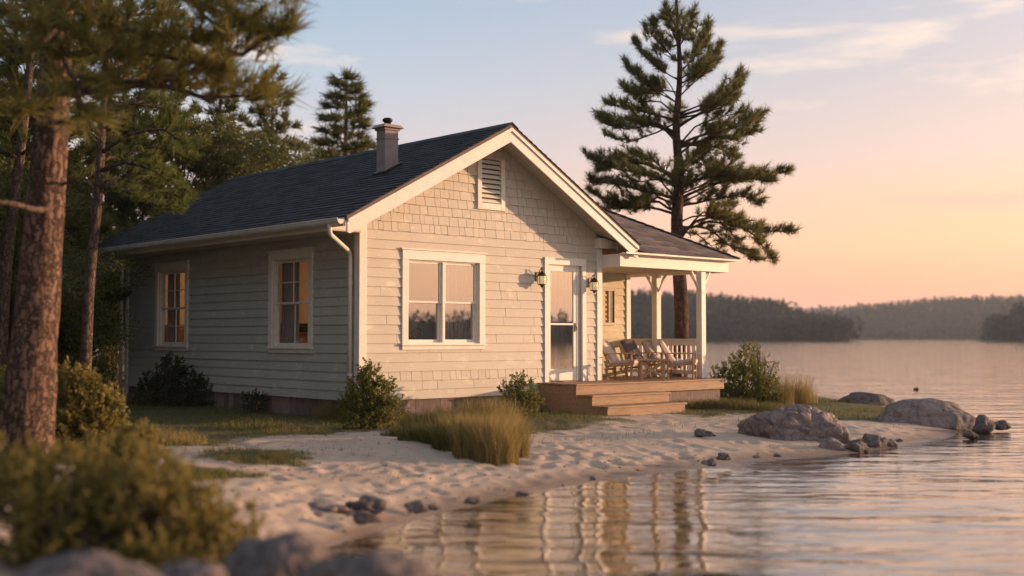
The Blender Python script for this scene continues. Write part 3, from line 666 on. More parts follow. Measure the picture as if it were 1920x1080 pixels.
# lanterns
def lantern(x, z, label):
    t = thing('wall_lantern', label, 'lantern', (x, 0, z), 'wall lanterns by the door')
    y = -.155
    q = MB(); q.box(x-.035, x+.035, -.045, -.028, z-.07, z+.10); q.build('back_plate', M['bronze'], t, bevel=.006)
    q = MB(); q.tube([(x, -.04, z+.0), (x, -.07, z+.03), (x, -.09, z+.10), (x, -.12, z+.15), (x, y, z+.155), (x, y, z+.12)], .008, 8); q.build('arm', M['bronze'], t, smooth=True)
    q = MB(); q.lathe((x, y, z), [(.035, -.145), (.066, -.125), (.076, -.06), (.073, .02), (.05, .045)], 12); q.build('glass_shade', M['lampglass'], t, smooth=True)
    q = MB(); q.lathe((x, y, z), [(.082, .02), (.084, .03), (.06, .07), (.028, .095), (.012, .11), (.012, .16), (.004, .175)], 12); q.build('cap', M['bronze'], t, smooth=True)
    q = MB(); q.lathe((x, y, z), [(.01, -.185), (.022, -.17), (.03, -.15), (.07, -.137), (.072, -.125)], 12)
    for i in range(6):
        a = i*math.pi/3+.3; c_, s_ = math.cos(a), math.sin(a)
        q.tube([(x+.070*c_, y+.070*s_, z-.13), (x+.081*c_, y+.081*s_, z-.06), (x+.079*c_, y+.079*s_, z+.025)], .005, 5)
    q.build('cage', M['bronze'], t)
lantern(3.83, 2.43, 'bronze carriage lantern on the siding to the left of the door')
lantern(5.18, 2.36, 'bronze carriage lantern between the door and the porch corner')
# porch furniture
def chair(px, D, rot, lab, fab):
    p = at(px, 700, D); t = thing('porch_chair', lab, 'chair', (0, 0, 0), 'wooden chairs on the porch')
    wd, dp = .54, .52       # local: faces +x
    for sy in (-1, 1):
        for (x0, h, nm) in ((.26, .485, 'leg'), (-.22, .46, 'leg')):
            q = MB(); q.box(x0-.018, x0+.018, sy*wd/2-.016, sy*wd/2+.016, 0, h); q.build(nm, M['teak'], t, bevel=.003)
        q = MB(); q.box(-.30, .33, sy*wd/2-.03, sy*wd/2+.03, .486, .505); q.build('armrest', M['teak'], t, bevel=.004)
    q = MB()
    for sy in (-1, 1): q.beam((-.24, sy*(wd/2-.03), .25), (.30, sy*(wd/2-.03), .31), .03, .045); q.beam((-.16, sy*(wd/2-.045), .26), (-.40, sy*(wd/2-.045), .70), .03, .035)
    q.beam((.28, -wd/2, .30), (.28, wd/2, .30), .03, .05); q.beam((-.22, -wd/2, .20), (-.22, wd/2, .20), .03, .04); q.beam((-.395, -wd/2+.03, .69), (-.395, wd/2-.03, .69), .03, .04); q.beam((.26, -wd/2, .16), (.26, wd/2, .16), .025, .035)
    q.build('frame', M['teak'], t, bevel=.003)
    def pad(nm, pts, th, w2):
        v = []; f = []; n = len(pts)
        for s_ in (0, 1):
            for (x, z) in pts:
                for y in np.linspace(-w2, w2, 5): v.append((x, y, z+s_*th-(.012*math.cos(y/w2*1.57) if s_ == 0 else -.012*math.cos(y/w2*1.57))))
        for s_ in (0, 1):
            for i in range(n-1):
                for j in range(4):
                    a = s_*n*5+i*5+j; fc = [a, a+5, a+6, a+1]; f.append(fc if s_ else fc[::-1])
        for i in range(n-1):
            for j in (0, 4): a = i*5+j; f.append([a, a+5, a+5+n*5, a+n*5])
        for i in (0, n-1):
            for j in range(4): a = i*5+j; f.append([a, a+1, a+1+n*5, a+n*5])
        mesh_obj(nm, v, f, fab, t, smooth=True)
    pad('seat_cushion', [(.31, .32), (.2, .325), (0, .30), (-.16, .27)], .055, wd/2-.05)
    q = MB(); v = []; f = []
    for s_ in (0, 1):
        for i in range(7):
            k_ = i/6; x = -.12-.27*k_; z = .30+.42*k_
            for j in range(5): y = (j/4-.5)*(wd-.08); pf = .014*math.sin(j/4*math.pi); o_ = (.0-pf if s_ == 0 else .05+pf); v.append((x+o_*.87-.02, y, z+o_*.5))
    for s_ in (0, 1):
        for i in range(6):
            for j in range(4): a = s_*35+i*5+j; f.append([a, a+5, a+6, a+1])
    for i in range(6):
        for j in (0, 4): a = i*5+j; f.append([a, a+5, a+40, a+35])
    for i in (0, 6):
        for j in range(4): a = i*5+j; f.append([a, a+1, a+36, a+35])
    mesh_obj('back_cushion', v, f, fab, t, smooth=True)
    t.location = (p[0], p[1], .546); t.rotation_euler = (0, 0, rot); return t
chair(1166, 22.9, AZR+rad(-22), 'beige canvas armchair at the left of the porch, nearest the house corner', M['linen'])
chair(1206, 23.9, AZR+rad(-38), 'dark brown cushioned chair behind the low crossed-leg table', M['darkfab'])
chair(1276, 23.2, AZR+rad(-14), 'beige cushioned chair right of the low table, in front of its twin', M['linen'])
chair(1246, 24.35, AZR+rad(-35), 'rearmost beige chair on the porch, half hidden against the railing', M['linen'])
p = at(1222, 700, 22.25); t = thing('side_table', 'low wooden side table with crossed legs among the porch chairs', 'table', (p[0], p[1], .546))
ca, sa = math.cos(AZR), math.sin(AZR)
TL = lambda u, v, z: (p[0]+u*ca-v*sa, p[1]+u*sa+v*ca, .546+z)
q = MB(); q.beam(TL(-.25, 0, .385), TL(.25, 0, .385), .40, .035); q.build('table_top', M['teak'], t, bevel=.004)
for u in (-.21, .21):
    for v in (-.16, .16): q = MB(); q.beam(TL(u, v, 0), TL(u, v, .366), .034, .034, (ca, sa, 0)); q.build('leg', M['teak'], t)
q = MB()
for v in (-.16, .16):
    q.beam(TL(-.21, v, .06), TL(.21, v, .34), .02, .03); q.beam(TL(-.21, v+.021, .34), TL(.21, v+.021, .06), .02, .03)
q.build('cross_brace', M['teak'], t)
# indoors: dresser with radio, bed, lamps
q = thing('dresser', 'wooden dresser seen through the side window nearer the corner', 'dresser', (1.3, 4.0, .54))
mb = MB(); mb.box(.5, 2.6, 3.75, 4.38, .6, 1.42); mb.build('cabinet', M['wood_in'], q, bevel=.01); mb = MB(); mb.box(.46, 2.64, 3.70, 4.39, 1.421, 1.45); mb.build('top', M['wood_in'], q, bevel=.006)
mb = MB()
for i in range(3):
    for j in range(3): mb.tube([(.85+i*.7, 3.73, .78+j*.24), (.85+i*.7, 3.70, .78+j*.24)], .02, 8)
mb.build('knobs', M['black'], q)
q = thing('radio', 'black box radio on the dresser in the side window', 'radio', (1.2, 4.0, 1.45))
mb = MB(); mb.box(1.05, 1.75, 3.85, 4.1, 1.451, 1.62); mb.build('body', M['black'], q, bevel=.015); mb = MB(); mb.tube([(1.2, 3.845, 1.53), (1.2, 3.83, 1.53)], .05, 14); mb.tube([(1.6, 3.845, 1.53), (1.6, 3.83, 1.53)], .05, 14); mb.build('dial', M['bronze'], q)
q = thing('armchair', 'rust coloured armchair inside the rear side window', 'armchair', (1.2, 7.6, .54))
M['rust'] = simple('rust_fabric', (.30, .13, .06), (.24, .10, .05), 20, .9)
mb = MB(); mb.box(.6, 1.7, 7.2, 8.0, .62, .98); mb.build('seat', M['rust'], q, bevel=.06); mb = MB(); mb.box(.6, 1.7, 7.95, 8.2, .7, 1.62); mb.build('backrest', M['rust'], q, bevel=.08)
for x in (.52, 1.64): mb = MB(); mb.box(x, x+.16, 7.2, 8.1, .66, 1.2); mb.build('armrest', M['rust'], q, bevel=.05)
M['glow'] = emis('lamp_glow', (1, .64, .36), 60); M['glow2'] = emis('lamp_glow_dim', (1, .60, .33), 26)
def tlamp(x, y, z, m, lab):
    q = thing('table_lamp', lab, 'lamp', (x, y, z)); mb = MB(); mb.lathe((x, y, z), [(.09, 0), (.09, .02), (.02, .04), (.03, .15), (.015, .3)], 14); mb.build('lamp_base', M['bronze'], q, smooth=True)
    mb = MB(); mb.lathe((x, y, z+.25), [(.16, 0), (.10, .22)], 18); mb.build('lamp_shade', m, q, smooth=True)
tlamp(2.9, 7.3, 1.3, M['glow'], 'lit table lamp warming the rear room of the cottage')
tlamp(3.0, 3.2, 1.3, M['glow2'], 'lit table lamp in the middle room behind the side window')
for (x, y, lab) in ((2.9, 7.3, 'small wooden stand under the rear room lamp'), (3.0, 3.2, 'small wooden stand under the middle room lamp')):
    q = thing('lamp_table', lab, 'table', (x, y, .54)); mb = MB(); mb.box(x-.25, x+.25, y-.25, y+.25, 1.27, 1.3); mb.build('table_top', M['wood_in'], q)
    for a in (-.2, .2):
        for b in (-.2, .2): mb = MB(); mb.box(x+a-.02, x+a+.02, y+b-.02, y+b+.02, .54, 1.269); mb.build('leg', M['wood_in'], q)
q = thing('flower_bowl', 'orange flowers in a bowl inside the left half of the front window', 'flowers', (1.45, .5, 1.25))
mb = MB(); mb.box(1.0, 2.2, .3, .75, 1.20, 1.25); mb.build('window_shelf', M['roomdark'], q)
mb = MB(); mb.lathe((1.5, .5, 1.251), [(.05, 0), (.1, .05), (.11, .09)], 14); mb.build('bowl', M['chim'], q)
M['petal'] = foliage('orange_petals', (.42, .14, .03), (.5, .2, .05), (.3, .1, .02), .3)
V = []; Fc = []
for i in range(160):
    a = random.uniform(0, 6.28); rr = random.uniform(0, .13); c = Vector((1.48+rr*math.cos(a), .5+rr*math.sin(a), 1.36+random.uniform(0, .12))); n0 = len(V); d1 = Vector((random.gauss(0, 1), random.gauss(0, 1), random.gauss(0, 1))).normalized(); d2 = d1.orthogonal().normalized()
    V += [tuple(c), tuple(c+d1*.02+d2*.015), tuple(c+d1*.045), tuple(c+d1*.02-d2*.015)]; Fc.append([n0, n0+1, n0+2, n0+3])
mesh_obj('blossoms', V, Fc, M['petal'], q)

# ---------------------------------------------------------------- vegetation kit
def nrm(a): return a/(np.linalg.norm(a, axis=-1, keepdims=True)+1e-9)
class Fol:
    def __init__(s, seed=0): s.V = []; s.T = []; s.r = np.random.default_rng(seed)
    def tri(s, P, D, L, Wd):
        sd = nrm(np.cross(D, s.r.normal(size=D.shape)))
        s.V.append(np.stack([P-sd*Wd[:, None]/2, P+sd*Wd[:, None]/2, P+D*L[:, None]], 1).reshape(-1, 3)); s.T.append(('t', len(P)))
    def leaf(s, P, D, L, Wd):
        sd = nrm(np.cross(D, s.r.normal(size=D.shape))); h = D*L[:, None]
        s.V.append(np.stack([P, P+h*.45+sd*Wd[:, None]/2, P+h, P+h*.45-sd*Wd[:, None]/2], 1).reshape(-1, 3)); s.T.append(('q', len(P)))
    def tufts(s, P, D, n, L, Wd, spread=.5, back=.5):
        P = np.repeat(np.asarray(P, float), n, 0); D = np.repeat(nrm(np.asarray(D, float)), n, 0); k = len(P)
        d = nrm(D+s.r.normal(size=(k, 3))*spread); l = L*s.r.uniform(.65, 1.1, k)
        s.tri(P-D*(s.r.uniform(0, back, k)*L)[:, None], d, l, np.full(k, Wd))
    def build(s, name, mat, parent=None):
        V = np.concatenate(s.V); f = []; o = 0
        for kd, n in s.T:
            if kd == 't': f += (np.arange(n*3).reshape(-1, 3)+o).tolist(); o += n*3
            else: f += (np.arange(n*4).reshape(-1, 4)+o).tolist(); o += n*4
        return mesh_obj(name, V, f, mat, parent)
def curve(pts, n):
    pts = [Vector(p) for p in pts]
    if len(pts) == 2: return [pts[0].lerp(pts[1], i/n) for i in range(n+1)]
    out = []; m = len(pts)-1
    for i in range(n+1):
        t = i/n*m; k = min(int(t), m-1); t -= k; p0, p1, p2, p3 = pts[max(k-1, 0)], pts[k], pts[k+1], pts[min(k+2, m)]
        out.append(.5*((2*p1)+(p2-p0)*t+(2*p0-5*p1+4*p2-p3)*t*t+(3*p1-p0-3*p2+p3)*t**3))
    return out
def limb(wood, fol, pts, r0, sub, tl, tw, nn, start=.25, gap=.16, tgap=.1, up=.25, rs=None, spread=.5, flat=.35):
    rs = rs or random.Random(1); L = sum((Vector(pts[i+1])-Vector(pts[i])).length for i in range(len(pts)-1)); n = max(6, int(L/.25)); c = curve(pts, n)
    for i in range(1, len(c)): c[i] = c[i]+Vector((rs.gauss(0, .015), rs.gauss(0, .015), rs.gauss(0, .02)))*L*.25
    wood.tube(c, [r0*(1-.85*i/n) for i in range(n+1)], 6)
    TP, TD = [], []; k = int(L*(1-start)/gap); side = 1
    for j in range(k):
        t = start+(1-start)*(j+rs.random()*.8)/max(k, 1); i = min(int(t*n), n-1); p = c[i].lerp(c[i+1], t*n-i); d = (c[i+1]-c[i]).normalized()
        s_ = d.cross(Vector((0, 0, 1))).normalized(); side = -side
        dr = (d*rs.uniform(.5, 1.0)+s_*side*rs.uniform(.45, 1.0)+Vector((0, 0, rs.uniform(-.1, .5)))*1.0).normalized(); l = sub*rs.uniform(.45, 1.1)*(1.15-.75*t)
        e = p+dr*l+Vector((0, 0, up*l*rs.uniform(.2, 1))); mdl = p.lerp(e, .5)-Vector((0, 0, .06*l))
        wood.tube([p, mdl, e], [r0*.28*(1-.6*t)+.003, .004, .003], 4, cap=False)
        m_ = max(2, int(l/tgap))
        for q_ in range(m_):
            u = .35+.65*(q_+1)/m_; pt = (p*(1-u)**2+mdl*2*u*(1-u)+e*u*u) if u < 1 else e
            TP.append(pt+Vector((rs.gauss(0, .02), rs.gauss(0, .02), rs.gauss(0, .02)))); TD.append((dr+Vector((rs.gauss(0, flat), rs.gauss(0, flat), rs.uniform(.1, .9)))).normalized())
    for i in range(3): TP.append(c[-1]-(c[-1]-c[-2])*i*.5); TD.append((c[-1]-c[-2]).normalized()+Vector((0, 0, .4)))
    fol.tufts([tuple(x) for x in TP], [tuple(x) for x in TD], nn, tl, tw, spread)

# --- the tall pine behind the porch
DP = 27.0; kx = DP/F; lat0 = (1272-960)*kx
def P27(px, py, off=0): return W((px-960)*kx, DP+off, 1.36+(YH-py)*kx)
b0 = W(lat0, DP, gh(lat0, DP)-.05)
tp = thing('pine_tree', 'tall solitary pine with layered branches rising behind the porch', 'tree', b0)
wd = MB(); tr_pts = [b0, P27(1278, 600), P27(1270, 430), P27(1275, 330), P27(1270, 240), P27(1277, 130), P27(1271, -10)]
wd.tube(curve(tr_pts, 40), [.175*(1-.9*(i/40)**1.1)+.012 for i in range(41)], 14, wob=lambda p, q, a: 1+.07*noise.noise(Vector((q.x*3, q.y*3, p.z*1.4))))
wd.build('trunk', M['bark_r'], tp, smooth=True)
wd = MB(); fo = Fol(11); rs = random.Random(21)
SP = [((1275, 440), (1330, 408), (1400, 440), (1440, 492), -.6), ((1275, 436), (1335, 415), (1420, 432), (1490, 432), .2), ((1275, 425), (1330, 425), (1390, 462), (1430, 480), .9),
      ((1275, 388), (1325, 372), (1400, 360), (1440, 372), .8), ((1275, 372), (1340, 345), (1410, 335), (1475, 322), -.2), ((1275, 350), (1330, 335), (1380, 345), (1430, 350), -1.2),
      ((1270, 402), (1225, 388), (1160, 385), (1108, 352), .4), ((1270, 372), (1215, 362), (1150, 350), (1105, 345), -.7), ((1270, 345), (1210, 325), (1150, 312), (1106, 290), .2), ((1270, 330), (1220, 300), (1170, 300), (1130, 305), 1.1), ((1270, 395), (1230, 372), (1190, 382), (1140, 378), 1.2),
      ((1275, 318), (1300, 300), (1330, 300), (1355, 318), .8), ((1275, 268), (1320, 250), (1380, 235), (1436, 214), .2), ((1275, 275), (1330, 262), (1375, 262), (1405, 255), -.8), ((1275, 262), (1310, 270), (1350, 272), (1385, 290), .3),
      ((1270, 262), (1235, 232), (1180, 228), (1122, 215), .1), ((1270, 248), (1225, 235), (1175, 250), (1130, 240), -.8), ((1272, 225), (1230, 208), (1190, 195), (1145, 180), .6),
      ((1275, 215), (1320, 200), (1365, 180), (1400, 138), .2), ((1275, 235), (1310, 215), (1345, 208), (1375, 190), -.7), ((1272, 190), (1235, 170), (1205, 150), (1175, 118), -.1), ((1272, 170), (1240, 160), (1200, 165), (1180, 150), .8),
      ((1275, 180), (1305, 150), (1340, 120), (1358, 72), .2), ((1272, 145), (1245, 125), (1215, 100), (1195, 66), .3), ((1275, 130), (1300, 110), (1320, 80), (1330, 45), -.2), ((1273, 110), (1250, 90), (1235, 60), (1225, 36), -.2),
      ((1275, 85), (1290, 60), (1300, 35), (1303, 12), .1), ((1273, 75), (1262, 50), (1255, 25), (1250, 8), 0)]
for a, b, c, d, off in SP:
    limb(wd, fo, [P27(*a), P27(*b, off*.4), P27(*c, off*.8), P27(*d, off)], .038 if a[1] > 200 else .02, .56 if a[1] > 120 else .34, .22, .015, 28, .26 if a[1] > 200 else .15, .075, .08, .35, rs, .6)
for a, b, c, d, off in SP:
    for sgn in ((1,) if rs.random() < .5 else (-1,)):
        j = lambda p_, k_: (p_[0]*1.0+(p_[0]-1273)*-k_, p_[1]+rs.uniform(-22, 16)); kk = rs.uniform(.05, .3)
        limb(wd, fo, [P27(*j(a, 0)), P27(*j(b, kk), off*.4+sgn*.35), P27(*j(c, kk), off*.8+sgn*.6), P27(*j(d, kk), off+sgn*.85)], .026 if a[1] > 200 else .015, .50 if a[1] > 120 else .3, .20, .014, 24, .3, .10, .085, .3, rs)
for i in range(18):
    y = rs.uniform(20, 385); e = min(1, y/260); L_ = (.45+1.5*e)*rs.uniform(.6, 1); a = AZR+math.pi/2*(1 if i % 2 else -1)+rs.uniform(-.7, .7); p0 = Vector(P27(1273, y))
    d_ = Vector((math.cos(a), math.sin(a), 0)); limb(wd, fo, [p0, p0+d_*L_*.5+Vector((0, 0, .1*L_)), p0+d_*L_+Vector((0, 0, .3*L_))], .024, .46, .20, .013, 20, .2, .10, .09, .3, rs)
for i in range(5): fo.tufts([P27(1272, -8+i*14)], [(0, 0, 1)], 60, .24, .012, .6)
wd.build('branches', M['bark_r'], tp, smooth=True); fo.build('crown', M['needle_r'], tp)

# --- big near pine at the left edge
def ridged(p, q, a): return 1+.10*abs(noise.noise(Vector((q.x*5+3, q.y*5, p.z*1.6))))-.05+.05*noise.noise(Vector((q.x*12, q.y*12, p.z*4)))
fb = at(52, 852, 12); fb = (fb[0], fb[1], gh(*ld(fb[0], fb[1]))-.1)
fp = thing('pine_tree', 'thick red-barked pine trunk standing at the left edge of the beach', 'tree', fb)
wd = MB(); c = curve([fb, at(58, 750, 12), at(68, 600, 12), at(82, 380, 12), at(94, 180, 12), at(104, -100, 12), at(110, -500, 12)], 120)
wd.tube(c, [(.285 if i > 8 else .285+.07*(1-i/8))*(1-.42*min(1, i/75))*(1-.25*max(0, (i-75)/45)) for i in range(121)], 56, wob=ridged)
wd.build('trunk', M['bark_red'], fp, smooth=True)
wd = MB(); fo = Fol(5); rs = random.Random(8)
wd.tube(curve([at(86, 392, 11.9), at(60, 392, 11.4), at(30, 383, 11.1), at(-30, 375, 10.8)], 10), [.035-.0015*i for i in range(11)], 8)
wd.tube(curve([at(110, 226, 12), at(140, 228, 11.8), at(170, 240, 11.6), at(190, 245, 11.5)], 8), [.036-.003*i for i in range(9)], 8)
wd.tube(curve([at(98, 350, 12), at(125, 340, 11.9), at(150, 333, 11.8), at(170, 348, 11.7)], 8), [.02-.0018*i for i in range(9)], 6)
FG = [([(100, 170, 12), (200, 163, 10.2), (330, 140, 9.2), (450, 92, 8.8), (545, 45, 8.6)], .055, .62), ([(100, 160, 12), (210, 150, 10.4), (320, 165, 9.4), (420, 180, 9), (500, 175, 8.8)], .045, .5),
      ([(104, -60, 12), (230, -30, 10), (360, -5, 9.2), (480, 60, 8.8)], .05, .65), ([(104, -100, 12), (180, 30, 10), (280, 60, 9), (400, 70, 8.6)], .05, .65),
      ([(100, 100, 12), (180, 90, 10), (300, 100, 9), (420, 130, 8.7)], .04, .55), ([(98, 60, 12), (110, 100, 9.5), (140, 160, 8.2), (150, 215, 7.8)], .035, .4), ([(96, 50, 12), (60, 80, 10), (20, 90, 8.6), (-40, 100, 8)], .04, .6),
      ([(98, -20, 12), (40, 0, 10), (-30, 20, 8.8)], .04, .6), ([(100, 20, 12), (140, 60, 10), (170, 80, 8.8), (230, 100, 8.2)], .04, .55), ([(98, 140, 12), (60, 180, 10), (20, 210, 8.6)], .03, .4), ([(104, -80, 12), (100, 0, 9.5), (60, 40, 8.2)], .04, .6),
      ([(104, -160, 12), (260, -80, 10), (420, -40, 9.2), (560, -20, 9)], .04, .6), ([(104, -160, 12), (300, -60, 9.6), (380, 30, 9.0), (440, 40, 8.8)], .04, .6)]
for pts, r0, sub in FG: limb(wd, fo, [at(p_[0], p_[1], 12-(12-p_[2])*.42) for p_ in pts], r0*1.1, sub*1.2, .33, .014, 26, .2, .17, .15, .25, rs, .42)
wd.build('branches', M['bark'], fp, smooth=True); fo.build('crown', M['needle_fg'], fp)

# --- slender pines of the grove
def grove_pine(trunk_px, D, r0, limbs, label, bare=(), tl=.17, mat='needle', group=None):
    base = at(trunk_px[0][0], trunk_px[0][1], D); la, de = ld(base[0], base[1]); base = (base[0], base[1], gh(la, de)-.1)
    t = thing('pine_tree', label, 'tree', base, group); wd = MB(); c = curve([base]+[at(x, y, D) for x, y in trunk_px[1:]], 50)
    wd.tube(c, [r0*(1-.6*i/50) for i in range(51)], 14, wob=lambda p, q, a: 1+.1*noise.noise(Vector((q.x*3, q.y*3, p.z*2)))); wd.build('trunk', M['bark_red'] if r0 > .2 else M['bark'], t, smooth=True)
    wd = MB(); fo = Fol(int(D*10)); rs = random.Random(int(D*7))
    for pts in bare: wd.tube(curve([at(x, y, D+o) for x, y, o in pts], 8), [.022-.0022*i for i in range(9)], 6)
    for pts, sub in limbs: limb(wd, fo, [at(x, y, D+o) for x, y, o in pts], .035, sub*1.1, tl, .011, 30, .2, .085, .085, .3, rs)
    wd.build('branches', M['bark'], t, smooth=True); fo.build('crown', M[mat], t)
grove_pine([(158, 690), (168, 520), (180, 380), (186, 250), (196, 60), (205, -200)], 17, .085,
  [([(186, 285, 0), (240, 250, -.3), (300, 240, -.3), (358, 278, -.4)], .55), ([(186, 300, 0), (230, 285, .4), (285, 275, .6), (340, 290, .5)], .5), ([(184, 320, 0), (230, 305, -.3), (280, 315, -.4), (328, 345, -.4)], .55),
   ([(183, 345, 0), (225, 335, .2), (280, 352, .3), (345, 372, .3)], .55), ([(183, 350, 0), (230, 355, -.4), (280, 380, -.6), (335, 392, -.6)], .45), ([(188, 250, 0), (160, 240, 0), (120, 255, .2), (90, 270, .2)], .4),
   ([(190, 200, 0), (240, 190, .3), (300, 200, .5), (350, 215, .5)], .5), ([(195, 120, 0), (250, 110, .3), (320, 120, .5)], .6), ([(195, 100, 0), (150, 90, .3), (90, 110, .5)], .6), ([(198, 40, 0), (260, 20, .3), (330, 30, .5)], .6)],
  'slender pine behind the thick trunk with bright green boughs over the eave', [[(184, 350, 0), (200, 345, -.1), (225, 350, -.2), (245, 372, -.3)], [(186, 262, 0), (170, 250, -.1), (150, 235, -.2)], [(190, 240, 0), (205, 228, -.1), (228, 222, -.2)]])
grove_pine([(-2, 690), (8, 520), (20, 400), (32, 300), (46, 150), (60, -60)], 20, .12,
  [([(34, 290, 0), (60, 270, -.3), (95, 280, -.4)], .5), ([(32, 300, 0), (5, 280, -.2), (-30, 290, -.2)], .5), ([(42, 200, 0), (80, 180, .3), (120, 200, .3)], .5), ([(40, 230, 0), (10, 215, .3), (-30, 225, .3)], .5), ([(50, 120, 0), (90, 100, .3), (140, 110, .3)], .6), ([(50, 100, 0), (20, 80, .3), (-40, 100, .3)], .6)],
  'leaning thin pine trunk cut by the left edge of the picture', [[(24, 380, 0), (40, 372, -.1), (56, 368, -.2)]])

# --- generic background trees (two conifers, one broad-leaved), copied
def conifer(name, H, R, seed, base0=.12, sub=.55, lv=30):
    t = thing(name, '', 'tree', (0, 0, 0)); rs = random.Random(seed); wd = MB()
    wd.tube([(0, 0, -.3), (0, 0, H*.5), (.05, 0, H)], [.016*H, .010*H, .01], 10); wd.build('trunk', M['bark'], t, smooth=True)
    wd = MB(); fo = Fol(seed)
    for i in range(lv*3):
        f = (i+rs.random())/(lv*3); z = H*(base0+(1-base0)*f); L_ = R*(1-f)**.75*rs.uniform(.55, 1.1)+.15; a = i*2.4+rs.uniform(-.4, .4); d = Vector((math.cos(a), math.sin(a), 0)); dr = rs.uniform(-.05, .3)*(1-.4*f)
        p = Vector((0, 0, z)); limb(wd, fo, [p, p+d*L_*.5+Vector((0, 0, .05*L_)), p+d*L_+Vector((0, 0, dr*L_))], .02+.015*(1-f), sub*(1-.5*f), .36, .040, 20, .1, .16, .14, .25, rs, .6)
    fo.tufts([(0.05, 0, H)], [(0, 0, 1)], 40, .45, .03, .4)
    wd.build('branches', M['bark'], t); fo.build('crown', M['leaf_far'], t); return t
def broad(name, H, R, seed, n=30000, ls=.12, mat='leaf_far', trunk=True):
    t = thing(name, '', 'tree', (0, 0, 0)); rs = random.Random(seed); wd = MB(); fo = Fol(seed); r = fo.r
    wd.tube([(0, 0, -.3), (.1, 0, H*.35), (0, .1, H*.8)], [.02*H, .014*H, .02], 10); wd.build('trunk', M['bark'], t, smooth=True)
    wd = MB(); cl = []
    for i in range(46):
        a = rs.uniform(0, 6.28); z = H*rs.uniform(.22, .95); q_ = math.sqrt(max(.05, 1-((z/H-.5)/.52)**2)); rr = R*q_*rs.uniform(.45, 1.0); c_ = (rr*math.cos(a), rr*math.sin(a), z); cl.append((c_, R*rs.uniform(.18, .36)))
        wd.tube(curve([(0.05, 0, z*.65), (c_[0]*.5, c_[1]*.5, z*.85), c_], 5), [.05, .04, .03, .025, .02, .01], 5)
    k = n//len(cl)
    for c_, s_ in cl:
        d = nrm(r.normal(size=(k, 3))); P_ = np.array(c_)+d*(s_*r.uniform(.35, 1.0, k)**.6)[:, None]*np.array([1, 1, .7]); fo.leaf(P_, nrm(d+r.normal(size=(k, 3))*.8), np.full(k, ls)*r.uniform(.6, 1.2, k), np.full(k, ls*.5))
    wd.build('branches', M['bark'], t); fo.build('crown', M[mat], t); return t
C1 = conifer('fir_tree', 11, 2.1, 31); C2 = conifer('fir_tree', 11, 2.7, 32, .1, .7, 26); B1 = broad('leafy_tree', 8, 2.6, 33); B2 = broad('leafy_tree', 8, 3.0, 34)
used = set()
def plant(src, px, topy, D, label, zrot, sx=1.0, group='trees of the wood behind the cottage'):
    o = src if src.name not in used else copy_tree(src); used.add(src.name)
    la = (px-960)/F*D; g_ = gh(la, D); Hh = 1.36+(YH-topy)/F*D-g_; h0 = 11 if src in (C1, C2) else 8
    o.location = W(la, D, g_); o.rotation_euler = (0, 0, zrot); k = Hh/h0; o.scale = (k*sx, k*sx, k); o['label'] = label; o['group'] = group; return o
plant(C1, 645, 135, 44, 'lone fir standing clear against the sky left of the chimney', .3, 1.55)
plant(C2, 508, 128, 38, 'dark fir whose right side stands against the sky above the roof', 1.3, 1.0)
plant(C1, 410, 40, 34, 'tall fir behind the near pine boughs, left of the dark fir', 2.1, .8)
plant(C2, 300, -80, 31, 'high fir behind the slender pine, top out of the picture', 3.0, .75)
plant(C1, 200, -120, 31, 'fir directly behind the slender pine trunk', 4.1, .8)
plant(C2, 110, -120, 25, 'fir between the thick trunk and the slender pine', 5.0, .8)
plant(C1, 20, -150, 24, 'fir at the far left behind the leaning thin trunk', .8, .9)
plant(B1, 455, 225, 33, 'round leafy tree over the back end of the main roof', .5)
plant(B2, 560, 285, 46, 'low leafy tree between the dark fir and the lone fir', 1.5, .8)
plant(B1, 330, 190, 32, 'leafy tree behind the bright pine boughs', 2.5)
plant(B2, 215, 300, 32, 'dark leafy tree filling the gap beside the slender pine', 3.5, 1.2)
plant(B1, 90, 330, 25, 'leafy tree in shade behind the thick pine trunk', 4.5, 1.0)
plant(B2, 0, 300, 22, 'leafy tree in shade at the left edge', 5.5, 1.2)
plant(B1, 700, 268, 52, 'small leafy tree just beside the chimney', 1.1, .8)
plant(B2, 620, 262, 50, 'low leafy tree at the foot of the lone fir', 2.3, .8)
plant(B2, -160, 100, 24, 'large leafy tree beyond the left edge, its boughs just outside the thin trunk', 1.0)
plant(C1, -260, -200, 20, 'broad fir left of the picture shading the grove', 2.0)  # unseen fir added to cut sky light from the left
plant(B1, 165, 450, 29, 'low leafy sapling in the dark gap left of the cottage', .2, 1.3)
plant(B2, 20, 420, 22, 'leafy sapling half hidden by the thick trunk', .9, 1.2)

for k_, (wx_, wy_, H_) in enumerate([(-9.5, 2.5, 8.5), (-12, 6.5, 10), (-8.8, 8.5, 9), (-14, 0, 9.5), (-10.5, 12, 11), (-16, -4, 9)]):  # trees added out of view to block sky light from the side wall
    o = copy_tree((B1, B2)[k_ % 2]); la, de = ld(wx_, wy_); o.location = (wx_, wy_, gh(la, de)); o.scale = (H_/8,)*3; o.rotation_euler = (0, 0, k_*1.3); o['group'] = 'trees of the wood behind the cottage'
    o['label'] = ['leafy tree outside the left edge facing the rear side window', 'second leafy tree outside the left edge, deeper in the wood', 'leafy tree outside the left edge beside the back corner', 'leafy tree outside the left edge nearest the thick pine', 'tall leafy tree outside the left edge behind the cottage', 'leafy tree outside the left edge close to the viewer'][k_]
